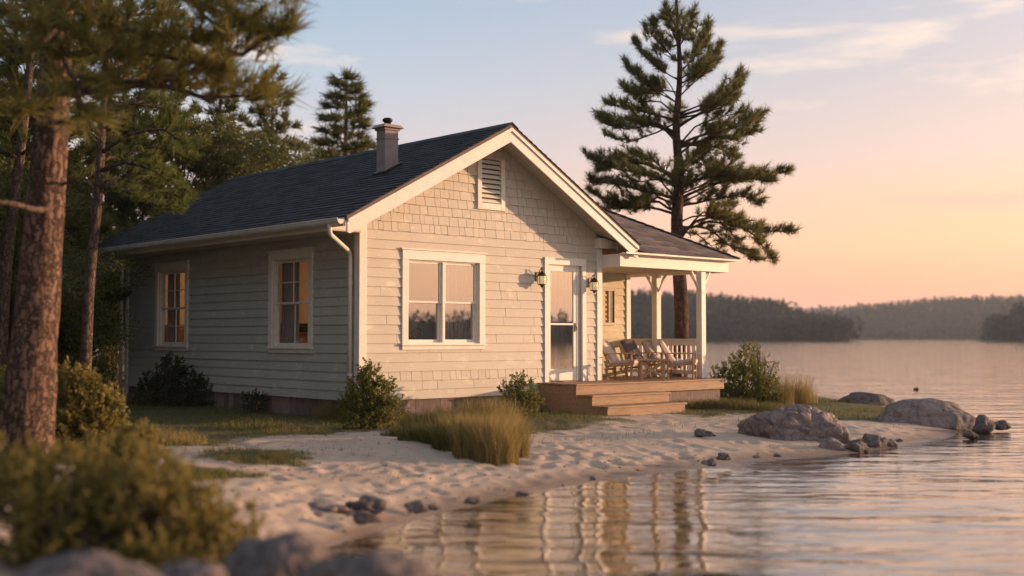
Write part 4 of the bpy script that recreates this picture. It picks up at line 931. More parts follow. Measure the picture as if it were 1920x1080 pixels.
# --- shrubs
def shrub(name, px, py, D, lobes, n, ls, mat, label, seed, stems=10, group=None, aspect=.55, gz_=None):
    """lobes: (dpx, dpy up, radius m, depth offset) clumps above the base point"""
    la = (px-960)/F*D; g_ = gh(la, D) if gz_ is None else gz_; b = W(la, D, g_-.02); t = thing(name, label, 'bush', b, group); rs = random.Random(seed); fo = Fol(seed); r = fo.r; wd = MB()
    m2 = D/F; tot = sum(l[2]**2 for l in lobes)
    for (dx, dy, R, off) in lobes:
        c_ = np.array(W(la+dx*m2, D+off, g_+dy*m2)); nt_ = max(4, int(stems*R*2.2))
        for i in range(nt_):
            a = rs.uniform(0, 6.28); e = c_+np.array([math.cos(a)*R*.8, math.sin(a)*R*.8, rs.uniform(-.1, .95)*R])*rs.uniform(.6, 1); p0 = np.array(b)+np.array([rs.gauss(0, .06), rs.gauss(0, .06), 0]); md = p0*.45+e*.55+np.array([0, 0, .05])
            wd.tube([tuple(p0), tuple(md), tuple(e)], [.012, .008, .004], 5, cap=False)
        k = int(n*R*R/tot); sprig = max(8, k//22)
        d = nrm(r.normal(size=(sprig, 3))+np.array([0, 0, .25])); lum = np.array([1+.42*noise.noise(Vector((x[0]*2.3, x[1]*2.3, x[2]*2.3+seed))) for x in d]); q_ = r.uniform(.25, 1, sprig)**.45
        SPc = c_+d*(R*q_*lum)[:, None]; SPc[:, 2] = np.maximum(SPc[:, 2], g_+.02); sd = nrm(d*.8+r.normal(size=(sprig, 3))*.5+np.array([0, 0, .55]))
        P_ = np.repeat(SPc, 22, 0); S_ = np.repeat(sd, 22, 0); kk = len(P_); tt = r.uniform(0, 1, kk); P_ = P_+S_*(tt*ls*3.2)[:, None]
        fo.leaf(P_, nrm(S_*.7+r.normal(size=(kk, 3))*.75), ls*r.uniform(.6, 1.2, kk), np.full(kk, ls*aspect))
    wd.build('stems', M['bark'], t); fo.build('foliage', mat, t); return t
shrub('shrub', 692, 795, 17.4, [(0, 30, .30, 0), (-15, 60, .22, 0), (22, 55, .24, 0), (2, 85, .17, 0), (-28, 28, .2, 0), (34, 22, .22, 0), (-2, 105, .09, 0)], 13000, .04, M['leaf_lit'], 'bright green conical shrub at the front corner of the cottage', 41)
shrub('shrub', 972, 778, 19.6, [(0, 25, .26, 0), (-15, 42, .16, 0), (12, 45, .19, 0), (2, 66, .11, 0), (24, 20, .18, .1)], 6000, .036, M['leaf_lit'], 'green shrub against the wall between front window and porch steps', 42)
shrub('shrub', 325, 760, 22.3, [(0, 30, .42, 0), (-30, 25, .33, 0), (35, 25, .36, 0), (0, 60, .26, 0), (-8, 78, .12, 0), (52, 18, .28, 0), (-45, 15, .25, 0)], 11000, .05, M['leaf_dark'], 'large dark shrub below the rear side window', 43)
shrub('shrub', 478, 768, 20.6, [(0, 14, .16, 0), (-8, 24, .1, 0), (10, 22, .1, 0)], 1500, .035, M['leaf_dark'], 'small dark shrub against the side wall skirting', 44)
shrub('shrub', 1390, 752, 24.0, [(0, 30, .42, 0), (-42, 30, .34, -.1), (-20, 50, .30, 0), (25, 35, .36, 0), (5, 75, .22, 0), (45, 20, .3, 0), (15, 95, .14, 0), (-52, 18, .28, 0)], 15000, .042, M['leaf_lit'], 'large bush right of the porch with a feathery top', 45)
q = shrub('shrub', 1425, 735, 24.6, [(0, 75, .17, 0), (-6, 100, .10, 0), (18, 60, .18, 0), (22, 30, .2, 0), (-22, 85, .1, 0)], 1500, .03, M['leaf_gold'], 'sparse twiggy shrub rising behind the large bush by the porch', 46, 40)
shrub('shrub', 150, 800, 13.5, [(-20, 40, .42, 0), (15, 60, .34, 0), (-25, 100, .28, .1), (0, 120, .17, 0), (45, 60, .24, 0), (-60, 80, .4, .3), (30, 90, .2, 0), (58, 75, .13, 0)], 14000, .05, M['leaf_gold'], 'golden green bush just right of the thick pine trunk', 47)
shrub('shrub', -20, 820, 13.6, [(0, 40, .5, 0), (0, 100, .35, 0)], 6000, .05, M['leaf_lit'], 'green bush left of the thick pine trunk at the picture edge', 48)
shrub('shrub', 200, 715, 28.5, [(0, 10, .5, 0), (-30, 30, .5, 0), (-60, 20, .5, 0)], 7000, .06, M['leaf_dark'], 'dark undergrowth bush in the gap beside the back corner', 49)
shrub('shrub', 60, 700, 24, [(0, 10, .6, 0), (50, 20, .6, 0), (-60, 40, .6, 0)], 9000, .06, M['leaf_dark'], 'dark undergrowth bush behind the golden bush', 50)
# foreground juniper-like mass
shrub('shrub', 150, 1010, 6.3, [(0, 60, .36, 0), (-110, 80, .36, 0), (110, 70, .34, 0), (60, 140, .27, .2), (-40, 140, .3, .1), (-140, 120, .3, 0), (150, 115, .26, 0), (210, 75, .26, 0), (240, 40, .22, 0), (290, 50, .17, .1), (90, 185, .12, .3), (-20, 175, .12, .2), (180, 140, .12, .1), (225, 105, .11, .1), (-90, 150, .14, 0)], 24000, .034, M['leaf_gold'], 'large out-of-focus golden green bush in the left foreground', 51, 30)
shrub('shrub', 250, 868, 9.8, [(0, 40, .24, 0), (10, 80, .14, 0), (-30, 30, .22, 0), (26, 62, .10, 0), (-12, 66, .14, 0)], 9000, .036, M['leaf_gold'], 'golden sprig bush rising behind the foreground bush', 52, 20)
shrub('shrub', 330, 1060, 6.0, [(0, 40, .26, 0), (60, 60, .24, .2), (120, 40, .18, .3), (-60, 40, .26, 0)], 9000, .03, M['leaf_gold'], 'low blurred bush above the foreground rocks', 53, 20)

# --- grass
def blades(P2, h, w, lean, seed, dirbias=(0, 0), name='grass', mat=None, seg=3, zf=None, parent=None):
    r = np.random.default_rng(seed); n = len(P2); z = gheight(P2) if zf is None else zf
    B = np.stack([CAM[0]+P2[:, 0]*rx+P2[:, 1]*fx, CAM[1]+P2[:, 0]*ry+P2[:, 1]*fy, z-.01], 1); a = r.uniform(0, 6.283, n); D = np.stack([np.cos(a), np.sin(a), 0*a], 1)*lean*r.uniform(.2, 1.2, n)[:, None]+np.array([dirbias[0], dirbias[1], 0])
    sdir = r.uniform(0, 6.283, n); S = np.stack([np.cos(sdir), np.sin(sdir), 0*sdir], 1)*(w/2)
    rows = []
    for i in range(seg+1):
        t = i/seg; c_ = B+np.array([0, 0, 1])*(h*(t-.25*np.linalg.norm(D, axis=1)*t*t))[:, None]+D*(h*t*t)[:, None]
        if i < seg: rows += [c_-S*(1-t*.6), c_+S*(1-t*.6)]
        else: rows += [c_]
    V = np.stack(rows, 1).reshape(-1, 3); k = 2*seg+1; base = np.arange(n)*k; f = []
    for i in range(seg-1): f.append(np.stack([base+2*i, base+2*i+1, base+2*i+3, base+2*i+2], 1))
    fq = np.concatenate(f).tolist() if f else []; ft = np.stack([base+2*seg-2, base+2*seg-1, base+2*seg], 1).tolist()
    return mesh_obj(name, V, fq+ft, mat, parent)
def scatter(poly, n, seed, soft=.3, thin=1.6):
    r = np.random.default_rng(seed); p = np.array(poly); lo, hi = p.min(0)-soft, p.max(0)+soft
    lo = np.maximum(lo, [-8, 4]); hi = np.minimum(hi, [12, 36]); Q = r.uniform(lo, hi, (n*3, 2)); d = polyd(Q, poly)+npnoise(Q, 1.7, 11)*.35+npnoise(Q, 6, 12)*.2
    return Q[(d > -.02) | (r.random(len(Q)) < np.exp(np.minimum(d, 0)/.06)*.4)][:n]
Q = scatter(LAWN, 90000, 1)
r = np.random.default_rng(44); SPq = r.uniform([-5, 9.5], [9, 20], (9000, 2)); dq = gmask(SPq); SPq = SPq[(dq > -1.4) & (polyd(SPq, SHORE) > .7) & (npnoise(SPq, 1.3, 31) > .12)]
lawn = np.concatenate([Q, SPq, scatter(LAWN2, 26000, 2), scatter(PATCH, 3500, 3, .1), scatter(PATCH2, 2500, 4, .1), scatter(PATCH3, 900, 5, .1)])
inh = lambda x, y: (x > -.05) & (y > -.02)
wx = CAM[0]+lawn[:, 0]*rx+lawn[:, 1]*fx; wy = CAM[1]+lawn[:, 0]*ry+lawn[:, 1]*fy
lawn = lawn[~((wx > -.03) & (wy > -.03) & (wx < 8) & (wy < 8.6)) & ~((wx > 3.8) & (wx < 8.1) & (wy > -1.75) & (wy < 1))]
r = np.random.default_rng(5); tall = np.clip(npnoise(lawn, .9, 4)+.45, .15, 1.4); hh = (.035+.11*r.random(len(lawn))**2)*tall+.012
o = blades(lawn, hh, .007*np.ones((len(lawn), 1)), .5, 6, name='grass', mat=M['grass'], seg=2); o['kind'] = 'stuff'
def clump(name, label, pts, mat, seed, lean=.35, bias=(0, 0), w=.006, group=None):
    """pts: list of (px, py base, radius m, height m, count)"""
    r = np.random.default_rng(seed); A = []; H = []
    for px, py, R, h, n in pts:
        la, de = ldz(px, py, -.01); a = r.uniform(0, 6.283, n); q_ = R*np.sqrt(r.random(n)); A.append(np.stack([la+q_*np.cos(a), de+q_*np.sin(a)*.9], 1)); H.append(h*(.45+.6*r.random(n)))
    A = np.concatenate(A); H = np.concatenate(H); o = blades(A, H, w*np.ones((len(A), 1)), lean, seed, bias, name, mat, 4)
    c_ = A.mean(0); origin_to(o, W(c_[0], c_[1], gh(c_[0], c_[1]))); return tag(o, label, 'grass clump', group)
clump('beach_grass', 'tall golden clump of beach grass in front of the front wall', [(905, 835, .5, .5, 900), (930, 852, .26, .60, 1100), (960, 845, .20, .55, 700), (895, 848, .30, .62, 1300), (860, 838, .3, .5, 800), (915, 815, .4, .62, 1300), (850, 815, .4, .5, 900), (950, 825, .2, .55, 500)], M['tussock'], 61, .45, (.03, -.03), .0065)
clump('beach_grass', 'low dark green grass tongue left of the golden clump', [(830, 832, .3, .34, 1100), (785, 828, .28, .26, 1000), (800, 812, .4, .3, 1000), (755, 822, .18, .16, 500), (730, 822, .12, .1, 200), (855, 838, .3, .4, 1100), (880, 842, .25, .42, 700)], M['tussock_g'], 62, .5, (-.12, 0))
clump('beach_grass', 'dry brown grass around the foot of the corner shrub', [(640, 790, .32, .34, 900), (610, 788, .2, .24, 500), (700, 795, .36, .22, 900), (740, 790, .3, .2, 700), (668, 792, .3, .3, 700)], M['tussock'], 63, .45)
clump('beach_grass', 'feathery grass tuft right of the large porch bush', [(1485, 756, .36, .72, 700), (1460, 758, .3, .4, 600), (1505, 756, .3, .45, 400)], M['tussock'], 64, .3, (.05, 0))
clump('beach_grass', 'short grass fringe under the porch deck edge', [(1300, 768, .4, .22, 800), (1340, 768, .4, .25, 900), (1380, 770, .4, .25, 900), (1440, 772, .4, .2, 800)], M['tussock_g'], 65, .4)
clump('beach_grass', 'small green tuft alone on the sand at left', [(515, 868, .16, .13, 260), (450, 872, .25, .08, 300), (540, 866, .1, .1, 120)], M['tussock_g'], 66, .5)
clump('beach_grass', 'dry wispy grass stalks under the foreground bush', [(560, 815, .5, .10, 400), (330, 840, .4, .16, 600), (300, 830, .5, .16, 700)], M['tussock'], 67, .45)
clump('beach_grass', 'green weeds growing along the wall beside the steps', [(1010, 778, .2, .16, 200), (1045, 782, .25, .12, 250), (880, 780, .5, .2, 700), (800, 785, .5, .16, 700)], M['tussock_g'], 68, .5)
# twigs and leaf litter on the sand
fo = Fol(77); r = fo.r; n = 1500; pxs = r.uniform(340, 1780, n); pys = r.uniform(820, 960, n)
LQ = np.array([ldz(a, b, -.05) for a, b in zip(pxs, pys)]); LQ = LQ[polyd(LQ, SHORE) > .15]; zz = gheight(LQ)+.006
P_ = np.stack([CAM[0]+LQ[:, 0]*rx+LQ[:, 1]*fx, CAM[1]+LQ[:, 0]*ry+LQ[:, 1]*fy, zz], 1); D_ = nrm(r.normal(size=P_.shape)*np.array([1, 1, .15])); fo.leaf(P_, D_, r.uniform(.01, .05, len(P_)), np.full(len(P_), .009))
M['litter'] = foliage('leaf_litter', (.09, .05, .03), (.14, .08, .045), (.2, .12, .06), .1)
o = fo.build('leaf_litter', M['litter']); o['kind'] = 'stuff'

V = []; Fc = []; r2 = random.Random(17)
OCT = [Vector(v) for v in ((1, 0, 0), (-1, 0, 0), (0, 1, 0), (0, -1, 0), (0, 0, 1), (0, 0, -1))]; OF = [(0, 2, 4), (2, 1, 4), (1, 3, 4), (3, 0, 4), (2, 0, 5), (1, 2, 5), (3, 1, 5), (0, 3, 5)]
LQ = [ldz(r2.uniform(420, 1760), r2.uniform(815, 975), -.08) for _ in range(500)]; LQ = np.array(LQ); dd = polyd(LQ, SHORE); LQ = LQ[(dd > .05) & ((dd < .9) | (np.arange(len(LQ)) % 4 == 0))]; zz = gheight(LQ)
for (la, de), z in zip(LQ, zz):
    k_ = r2.uniform(.006, .022); n0 = len(V); b = Vector(W(la, de, z+.002)); a = r2.uniform(0, 3.14)
    for o_ in OCT: q = Vector((o_.x*r2.uniform(.8, 1.6), o_.y*r2.uniform(.7, 1.2), o_.z*.55)); V.append(tuple(b+Vector((q.x*math.cos(a)-q.y*math.sin(a), q.x*math.sin(a)+q.y*math.cos(a), q.z))*k_))
    Fc += [[n0+i for i in f] for f in OF]
o = mesh_obj('pebbles', V, Fc, M['rock_dark'], smooth=True); o['kind'] = 'stuff'
# ---------------------------------------------------------------- rocks
def rock(name, pxl, pxr, pyt, pyb, D, label, mat, seed, depthk=.8, rough=.30, sub=5, cat='rock', group=None, block=0, sink=.3, boxy=1):
    mB = D/F; wdt = (pxr-pxl)*mB; h = (pyb-pyt)*mB*(.62 if name == 'stone' else .85 if name == 'rock' else 1); la = ((pxl+pxr)/2-960)*mB; zb = 1.36-(pyb-YH)*mB
    bm = bmesh.new(); bmesh.ops.create_icosphere(bm, subdivisions=sub, radius=1)
    ca_, sa_ = math.cos(AZR), math.sin(AZR); b = W(la, D+wdt*depthk*.3, zb)
    for v in bm.verts:
        p = v.co.copy(); n1 = noise.noise(p*1.1+Vector((seed, 0, 0))); n2 = noise.noise(p*2.6+Vector((0, seed, 0))); n3 = noise.noise(p*7+Vector((0, 0, seed)))
        cell = noise.voronoi(p*(1.7+block)+Vector((seed, seed, 0)))[0]; cr = cell[1]-cell[0]
        k = 1+rough*(n1*1.3+n2*.6+n3*.25+.12*abs(noise.noise(p*4.5+Vector((seed, 9, 0)))))-(.08*block*max(0, 1-cr*5))
        p = p*k; p.z = (abs(p.z)**boxy)*(1 if p.z > 0 else -.5); u, vv, z = p.x*wdt/2, p.y*wdt/2*depthk, p.z*h
        v.co = Vector((u*ca_-vv*sa_, u*sa_+vv*ca_, z))
    me = bpy.data.meshes.new(name); bm.to_mesh(me); bm.free(); me.materials.append(mat); me.polygons.foreach_set('use_smooth', [True]*len(me.polygons))
    o = link(bpy.data.objects.new(name, me)); o.location = b; return tag(o, label, cat, group)
R1, R2 = M['rock'], M['rock_dark']
rock('boulder', 1396, 1600, 762, 850, 17.2, 'largest cracked grey boulder at the waterline, right of centre', R1, 3, .55, .20, 6, 'boulder', block=1.6, boxy=.6)
rock('boulder', 1640, 1830, 750, 806, 20.6, 'smooth rounded boulder at the tip of the sand spit', R1, 8, .5, .16, 6, 'boulder', block=.25)
rock('boulder', 1575, 1680, 737, 760, 25.5, 'low dark boulder on the grass bank behind the sand spit', R2, 12, .6, .18, 5, 'boulder')
rock('rock', 1532, 1585, 815, 853, 16.6, 'upright rounded stone at the foot of the cracked boulder', R1, 14, .7, .15, 4)
rock('rock', 1578, 1630, 822, 853, 16.7, 'dark wet stone right of the upright stone', R2, 15, .7)
rock('rock', 1608, 1662, 812, 848, 17.2, 'tallest dark stone in the row beside the cracked boulder', R2, 16, .7)
rock('rock', 1640, 1684, 818, 846, 17.4, 'last dark stone in the row, touching the open water', R2, 17, .7)
rock('rock', 1370, 1412, 800, 824, 17.9, 'small grey stone at the left foot of the cracked boulder', R1, 18, .8, sub=4)
rock('rock', 1826, 1864, 779, 804, 20.0, 'dark rounded rock in the water off the spit', R2, 19, .8)
rock('rock', 1860, 1892, 788, 801, 20.2, 'small flat dark rock farthest out off the spit', R2, 20, .8)
rock('rock', 1806, 1832, 807, 818, 18.7, 'tiny dark stone in the water in front of the spit', R2, 21, .8, sub=4)
rock('rock', 1711, 1722, 725.5, 729.5, 36, 'tiny rock breaking the open lake surface', R2, 22, .8, sub=3)
SM = [(570, 655, 936, 958, 'flat speckled stone, left of the pair on the near sand'), (650, 718, 922, 952, 'domed grey stone with a sand-covered back on the near beach'), (664, 713, 952, 973, 'dark stone in front of the domed grey stone'),
      (764, 802, 931, 953, 'pointed dark stone midway along the near waterline'), (872, 901, 927, 939, 'dark pebble by the waterline below the golden grass'), (966, 992, 916, 926, 'small dark pebble right of the waterline pebble'),
      (586, 606, 955, 965, 'tiny dark stone in front of the flat speckled stone'), (515, 545, 893, 908, 'dark pebble on the sand near the small green tuft'), (1302, 1337, 800, 814, 'low brown stone on the sand before the steps'),
      (1316, 1345, 855, 867, 'flat dark stone in the pair near the middle waterline'), (1343, 1368, 844, 858, 'rounded dark stone in the pair near the middle waterline'), (1326, 1342, 860, 870, 'small dark stone below the middle waterline pair'),
      (1040, 1062, 852, 862, 'dark pebble on the sand right of the golden grass'), (1104, 1116, 889, 897, 'tiny pebble at the middle waterline'), (1448, 1462, 848, 854, 'tiny pebble left of the upright stone'), (1410, 1424, 850, 856, 'tiny brown pebble on the wet sand'),
      (1678, 1690, 820, 826, 'tiny pebble on the spit near the dark stones'), (798, 825, 942, 952, 'small reddish stone beside the pointed stone')]
for i, (a, b, c, d, lab) in enumerate(SM):
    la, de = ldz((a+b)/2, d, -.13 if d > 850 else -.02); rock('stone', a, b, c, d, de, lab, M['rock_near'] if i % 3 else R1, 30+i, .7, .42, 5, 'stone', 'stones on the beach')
# close blurred rocks at the bottom edge
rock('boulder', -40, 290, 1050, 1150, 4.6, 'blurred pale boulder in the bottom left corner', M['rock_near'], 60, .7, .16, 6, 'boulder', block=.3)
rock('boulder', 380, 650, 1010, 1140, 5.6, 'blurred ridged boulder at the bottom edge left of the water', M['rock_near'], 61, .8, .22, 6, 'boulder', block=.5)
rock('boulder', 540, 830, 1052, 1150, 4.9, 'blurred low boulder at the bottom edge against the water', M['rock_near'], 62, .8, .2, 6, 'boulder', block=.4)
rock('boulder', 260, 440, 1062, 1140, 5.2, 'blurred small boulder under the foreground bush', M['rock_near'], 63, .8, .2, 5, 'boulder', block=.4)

# ---------------------------------------------------------------- far shores
def hillmesh(name, la0, la1, de0, de1, hf, n=80, m=16):
    v = []; f = []
    for i in range(n+1):
        la = la0+(la1-la0)*i/n
        for j in range(m+1): de = de0+(de1-de0)*j/m; v.append(W(la, de, hf(la, de)))
    for i in range(n):
        for j in range(m): a = i*(m+1)+j; f.append([a, a+1, a+m+2, a+m+1])
    o = mesh_obj(name, v, f, M['hill'], smooth=True); o['kind'] = 'structure'; return o
def interp(x, pts): return float(np.interp(x, [p[0] for p in pts], [p[1] for p in pts]))
S3 = lambda t: t*t*(3-2*t)
def mkhill(crest, de_s, de_c, tree, edge, sk=0):       # crest: list of (px, py of skyline)
    def hf(la, de):
        px = 960+la/de_c*F; y = interp(px, crest); top = 1.36+(YH-y)/F*de_c-tree*.9
        sh = de_s+6*noise.noise(Vector((la*.03, 0, 3))); t = max(0, min(1, (de-sh)/(de_c-sh))); e = max(0, min(1, edge(la-(de-de_s)*sk)))
        return -1.2+1.3*min(1, max(0, (de-sh)/6+.2))*min(1, e*4)+max(0, top)*S3(t)*e+1.2*noise.noise(Vector((la*.05, de*.05, 1)))*t*e
    return hf
HA = mkhill([(-4000, 552), (900, 550), (1190, 549), (1300, 550), (1400, 561), (1480, 570), (1560, 582), (1600, 600), (1630, 622)], 450, 520, 8, lambda la: (137-la)/22)
HB = mkhill([(1450, 585), (1600, 577), (1680, 568), (1750, 562), (1850, 560), (1920, 557), (2200, 550), (3200, 560), (4200, 600)], 890, 980, 9, lambda la: min((la-170)/50, 1))
HC = mkhill([(1780, 615), (1860, 595), (1900, 572), (1960, 556), (2100, 552), (2600, 560), (3200, 600)], 405, 450, 9, lambda la: (la-161)/14, .37)
hillmesh('hills', -420, 150, 440, 640, HA, 140, 18); hillmesh('hills', 150, 1300, 880, 1150, HB, 120, 14); hillmesh('hills', 150, 460, 398, 560, HC, 90, 14)
def forest(specs, name, seed):
    fo = Fol(seed); r = fo.r; VV = []; n_t = 0
    for (la0, la1, de0, de1, hf, n, hmin, hmax, k, lw) in specs:
        la = r.uniform(la0, la1, n*3); de = de0+(de1-de0)*r.random(n*3)**1.3; z = np.array([hf(a, b) for a, b in zip(la, de)]); ok = z > -.05; la, de, z = la[ok][:n], de[ok][:n], z[ok][:n]
        for a, b, c_ in zip(la, de, z):
            H = r.uniform(hmin, hmax)*(1.15 if r.random() < .12 else 1); con = r.random() < .55; R = H*(.22 if con else .36); u = r.random(k)**(.75 if con else 1); th = r.uniform(0, 6.283, k)
            prof = (1-u)**.9 if con else np.sqrt(np.clip(1-(2*u-1)**2, 0, 1)); rr = R*prof*np.sqrt(r.uniform(.3, 1, k)); base = .08
            P_ = np.stack([rr*np.cos(th), rr*np.sin(th), H*(base+(1-base)*u)], 1)+np.array(W(a, b, c_)); D_ = np.stack([np.cos(th), np.sin(th), np.full(k, -.35 if con else .4)], 1)+r.normal(size=(k, 3))*.35
            l = H*lw*r.uniform(.6, 1.2, k)*(1.15-.6*u); fo.tri(P_-D_*.3*l[:, None], nrm(D_), l, l*.8)
    o = fo.build(name, M['forest']); o['kind'] = 'stuff'; return o
forest([(20, 146, 446, 530, HA, 1100, 6, 8.8, 75, .19), (105, 149, 444, 475, HA, 160, 6.5, 9.5, 80, .17), (-60, 20, 448, 530, HA, 260, 7, 9.5, 30, .25), (158, 260, 403, 460, HC, 420, 6.5, 9.5, 70, .17)], 'forest', 1)
forest([(200, 520, 890, 1000, HB, 2600, 7, 10.5, 22, .3), (-420, -60, 448, 530, HA, 700, 8, 10, 16, .35), (260, 460, 403, 460, HC, 500, 8, 10, 16, .35), (520, 1200, 890, 1000, HB, 1500, 8, 11, 8, .5)], 'forest', 2)
# opposite shore, behind the tripod (the glass mirrors it)
def HD(la, de):
    r_ = math.hypot(la, de); t = max(0, min(1, (r_-420)/60)); return -1.0+1.2*t+(8+2*noise.noise(Vector((math.atan2(la, de)*5, 0, 0))))*S3(t)
v = []; f = []; n = 120; MM = 6
for i in range(n+1):
    a = rad(84)+rad(182)*i/n
    for j in range(MM+1): rr = 420+j*25; la, de = rr*math.sin(a), rr*math.cos(a); v.append(W(la, de, HD(la, de)))
for i in range(n):
    for j in range(MM): a = i*(MM+1)+j; f.append([a, a+1, a+MM+2, a+MM+1])
o = mesh_obj('hills', v, f, M['hill'], smooth=True); o['kind'] = 'structure'
fo = Fol(9); r = fo.r; NT = 2600; a = rad(84)+rad(182)*r.random(NT); rr = r.uniform(425, 500, NT)
for ang, q_ in zip(a, rr):
    la, de = q_*math.sin(ang), q_*math.cos(ang); H = r.uniform(3.5, 5.5); k = 14; u = r.random(k); th = r.uniform(0, 6.283, k); R_ = H*.3*(1-u)
    P_ = np.stack([R_*np.cos(th), R_*np.sin(th), H*(.05+.95*u)], 1)+np.array(W(la, de, HD(la, de))); D_ = nrm(np.stack([np.cos(th), np.sin(th), np.full(k, -.2)], 1)); l = H*.4*(1.1-.6*u); fo.tri(P_-D_*.3*l[:, None], D_, l, l*.8)
o = fo.build('forest', M['forest']); o['kind'] = 'stuff'

# ---------------------------------------------------------------- sky and sun
SUNV = Vector((.89, -.455, 0)).normalized(); EL_S = rad(6.0)
w = bpy.data.worlds.new('World'); SC.world = w; w.use_nodes = True; nt = w.node_tree; nt.nodes.clear()
out = N(nt, 'ShaderNodeOutputWorld'); bg = N(nt, 'ShaderNodeBackground'); nt.links.new(bg.outputs[0], out.inputs[0])
sky = N(nt, 'ShaderNodeTexSky', sky_type='NISHITA'); sky.sun_disc = False; sky.sun_elevation = EL_S; sky.sun_rotation = math.atan2(SUNV.x, SUNV.y); sky.dust_density = 2.5; sky.ozone_density = 2
tc = N(nt, 'ShaderNodeTexCoord'); sxy = N(nt, 'ShaderNodeSeparateXYZ'); nt.links.new(tc.outputs['Generated'], sxy.inputs[0])
def dot(v):
    q = N(nt, 'ShaderNodeVectorMath', operation='DOT_PRODUCT'); nt.links.new(tc.outputs['Generated'], q.inputs[0]); q.inputs[1].default_value = v; return q.outputs['Value']
def maprange(src, a, b, c0=0., c1=1.):
    q = nt.nodes.new('ShaderNodeMapRange'); nt.links.new(src, q.inputs[0])
    for i_, v_ in enumerate((a, b, c0, c1)): q.inputs[i_+1].default_value = v_
    return q.outputs[0]
# elevation ramps (z = sin elevation), towards the afterglow and away from it
el = maprange(sxy.outputs[2], 0, .6)
warm = ramp(nt, el, [(0., (.88, .36, .25)), (.03, (.92, .39, .26)), (.08, (1.0, .47, .27)), (.13, (1.04, .57, .31)), (.19, (.94, .57, .37)), (.25, (.79, .565, .48)), (.35, (.60, .52, .52)), (.45, (.48, .48, .54)), (.7, (.34, .40, .50)), (1., (.24, .31, .42))])
cool = ramp(nt, el, [(0., (.84, .44, .37)), (.08, (.84, .48, .40)), (.15, (.78, .53, .47)), (.25, (.64, .56, .58)), (.35, (.49, .55, .63)), (.45, (.38, .48, .60)), (.7, (.37, .47, .60)), (1., (.34, .43, .56))])
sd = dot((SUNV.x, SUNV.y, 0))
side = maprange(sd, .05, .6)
c = mix(nt, side, cool, warm)
# clouds: wisps on a flat layer seen in perspective
dv = N(nt, 'ShaderNodeVectorMath', operation='DIVIDE'); cmb = N(nt, 'ShaderNodeCombineXYZ'); ad = N(nt, 'ShaderNodeMath', operation='ADD'); nt.links.new(sxy.outputs[2], ad.inputs[0]); ad.inputs[1].default_value = .04
for i_ in range(3): nt.links.new(ad.outputs[0], cmb.inputs[i_])
nt.links.new(tc.outputs['Generated'], dv.inputs[0]); nt.links.new(cmb.outputs[0], dv.inputs[1])
mp = N(nt, 'ShaderNodeMapping'); nt.links.new(dv.outputs[0], mp.inputs[0]); mp.inputs['Rotation'].default_value = (0, 0, rad(8)); mp.inputs['Scale'].default_value = (.30, 1.5, 1)
cn = N(nt, 'ShaderNodeTexNoise'); nt.links.new(mp.outputs[0], cn.inputs['Vector']); cn.inputs['Scale'].default_value = .62; cn.inputs['Detail'].default_value = 7; cn.inputs['Roughness'].default_value = .55; cn.inputs['Distortion'].default_value = .5
cov = ramp(nt, cn.outputs[0], [(.60, 0.), (.72, .6)])
fade = N(nt, 'ShaderNodeMath', operation='MULTIPLY'); nt.links.new(cov, fade.inputs[0]); nt.links.new(maprange(sxy.outputs[2], .02, .09), fade.inputs[1])
c = mix(nt, fade.outputs[0], c, mix(nt, maprange(sxy.outputs[2], .05, .16), (.80, .42, .36), (1.0, .76, .62)))
# low thin bands of cloud hugging the horizon, and a few high wisps
vm = N(nt, 'ShaderNodeMapping'); nt.links.new(tc.outputs['Generated'], vm.inputs[0]); vm.inputs['Scale'].default_value = (2.2, 2.2, 34); vm.inputs['Rotation'].default_value = (rad(.6), rad(-1.2), 0)
bn = N(nt, 'ShaderNodeTexNoise'); nt.links.new(vm.outputs[0], bn.inputs['Vector']); bn.inputs['Scale'].default_value = 1.0; bn.inputs['Detail'].default_value = 5; bn.inputs['Roughness'].default_value = .5
bf = N(nt, 'ShaderNodeMath', operation='MULTIPLY'); nt.links.new(ramp(nt, bn.outputs[0], [(.53, 0.), (.64, .55)]), bf.inputs[0]); nt.links.new(maprange(sxy.outputs[2], .17, .13), bf.inputs[1])
c = mix(nt, bf.outputs[0], c, (.74, .44, .40))
vm = N(nt, 'ShaderNodeMapping'); nt.links.new(tc.outputs['Generated'], vm.inputs[0]); vm.inputs['Scale'].default_value = (3.0, 3.0, 16); vm.inputs['Rotation'].default_value = (rad(7), rad(9), 0); vm.inputs['Location'].default_value = (.35, .1, .6)
bn = N(nt, 'ShaderNodeTexNoise'); nt.links.new(vm.outputs[0], bn.inputs['Vector']); bn.inputs['Scale'].default_value = 1.0; bn.inputs['Detail'].default_value = 8; bn.inputs['Roughness'].default_value = .6; bn.inputs['Distortion'].default_value = .3
bf = N(nt, 'ShaderNodeMath', operation='MULTIPLY'); nt.links.new(ramp(nt, bn.outputs[0], [(.585, 0.), (.69, .75)]), bf.inputs[0]); nt.links.new(maprange(sxy.outputs[2], .12, .18), bf.inputs[1])
c = mix(nt, bf.outputs[0], c, (.98, .76, .60))
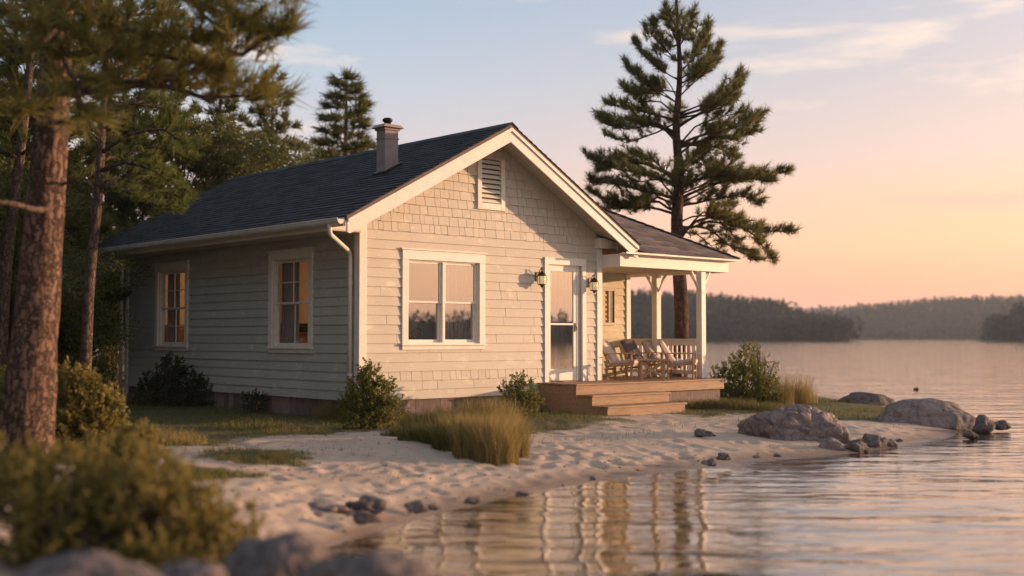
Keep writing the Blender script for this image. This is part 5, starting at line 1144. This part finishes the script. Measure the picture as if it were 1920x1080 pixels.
# strong afterglow round the (off-frame) sun
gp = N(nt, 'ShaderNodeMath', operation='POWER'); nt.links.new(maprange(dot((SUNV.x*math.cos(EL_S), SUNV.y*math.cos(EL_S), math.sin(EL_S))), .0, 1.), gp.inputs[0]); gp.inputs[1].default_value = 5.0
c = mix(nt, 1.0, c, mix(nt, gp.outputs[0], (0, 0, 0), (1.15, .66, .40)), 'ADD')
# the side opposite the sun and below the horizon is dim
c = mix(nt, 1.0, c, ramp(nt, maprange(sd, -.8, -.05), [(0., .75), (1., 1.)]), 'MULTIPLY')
c = mix(nt, 1.0, c, mix(nt, .03, (0, 0, 0), sky.outputs[0]), 'ADD')
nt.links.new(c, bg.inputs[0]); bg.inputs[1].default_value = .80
sl_ = bpy.data.lights.new('sun', 'SUN'); sl_.energy = 4.9; sl_.color = (1, .61, .355); sl_.angle = rad(.7)
so = bpy.data.objects.new('sun', sl_); COL.objects.link(so)
sv = Vector((SUNV.x*math.cos(EL_S), SUNV.y*math.cos(EL_S), math.sin(EL_S))); so.rotation_euler = sv.to_track_quat('Z', 'Y').to_euler(); so.location = (20, -20, 20)

hm, nt = nodes('haze_air'); pv = N(nt, 'ShaderNodeVolumePrincipled'); pv.inputs['Color'].default_value = (.85, .92, 1, 1); pv.inputs['Density'].default_value = .0002; pv.inputs['Anisotropy'].default_value = 0.2
ho = N(nt, 'ShaderNodeOutputMaterial'); nt.links.new(pv.outputs[0], ho.inputs['Volume'])
mb = MB(); mb.box(CAM[0]-2500, CAM[0]+2500, CAM[1]-2500, CAM[1]+2500, -4.0, 52); hz = mb.build('haze', hm); hz['kind'] = 'stuff'
# ---------------------------------------------------------------- camera
cd = bpy.data.cameras.new('camera'); co = bpy.data.objects.new('camera', cd); COL.objects.link(co); SC.camera = co
cd.sensor_width = 36; cd.lens = F/1920*36; cd.clip_end = 6000; cd.clip_start = .05; co.location = CAM
Fv = Vector((cp*fx, cp*fy, sp)); co.rotation_euler = Fv.to_track_quat('-Z', 'Y').to_euler()
cd.dof.use_dof = True; cd.dof.focus_distance = 20.5; cd.dof.aperture_fstop = .68
SC.view_settings.view_transform = 'Standard'; SC.view_settings.look = 'None'; SC.view_settings.exposure = .48
SC.render.engine = 'CYCLES'
SC.cycles.transparent_max_bounces = 24; SC.cycles.max_bounces = 8
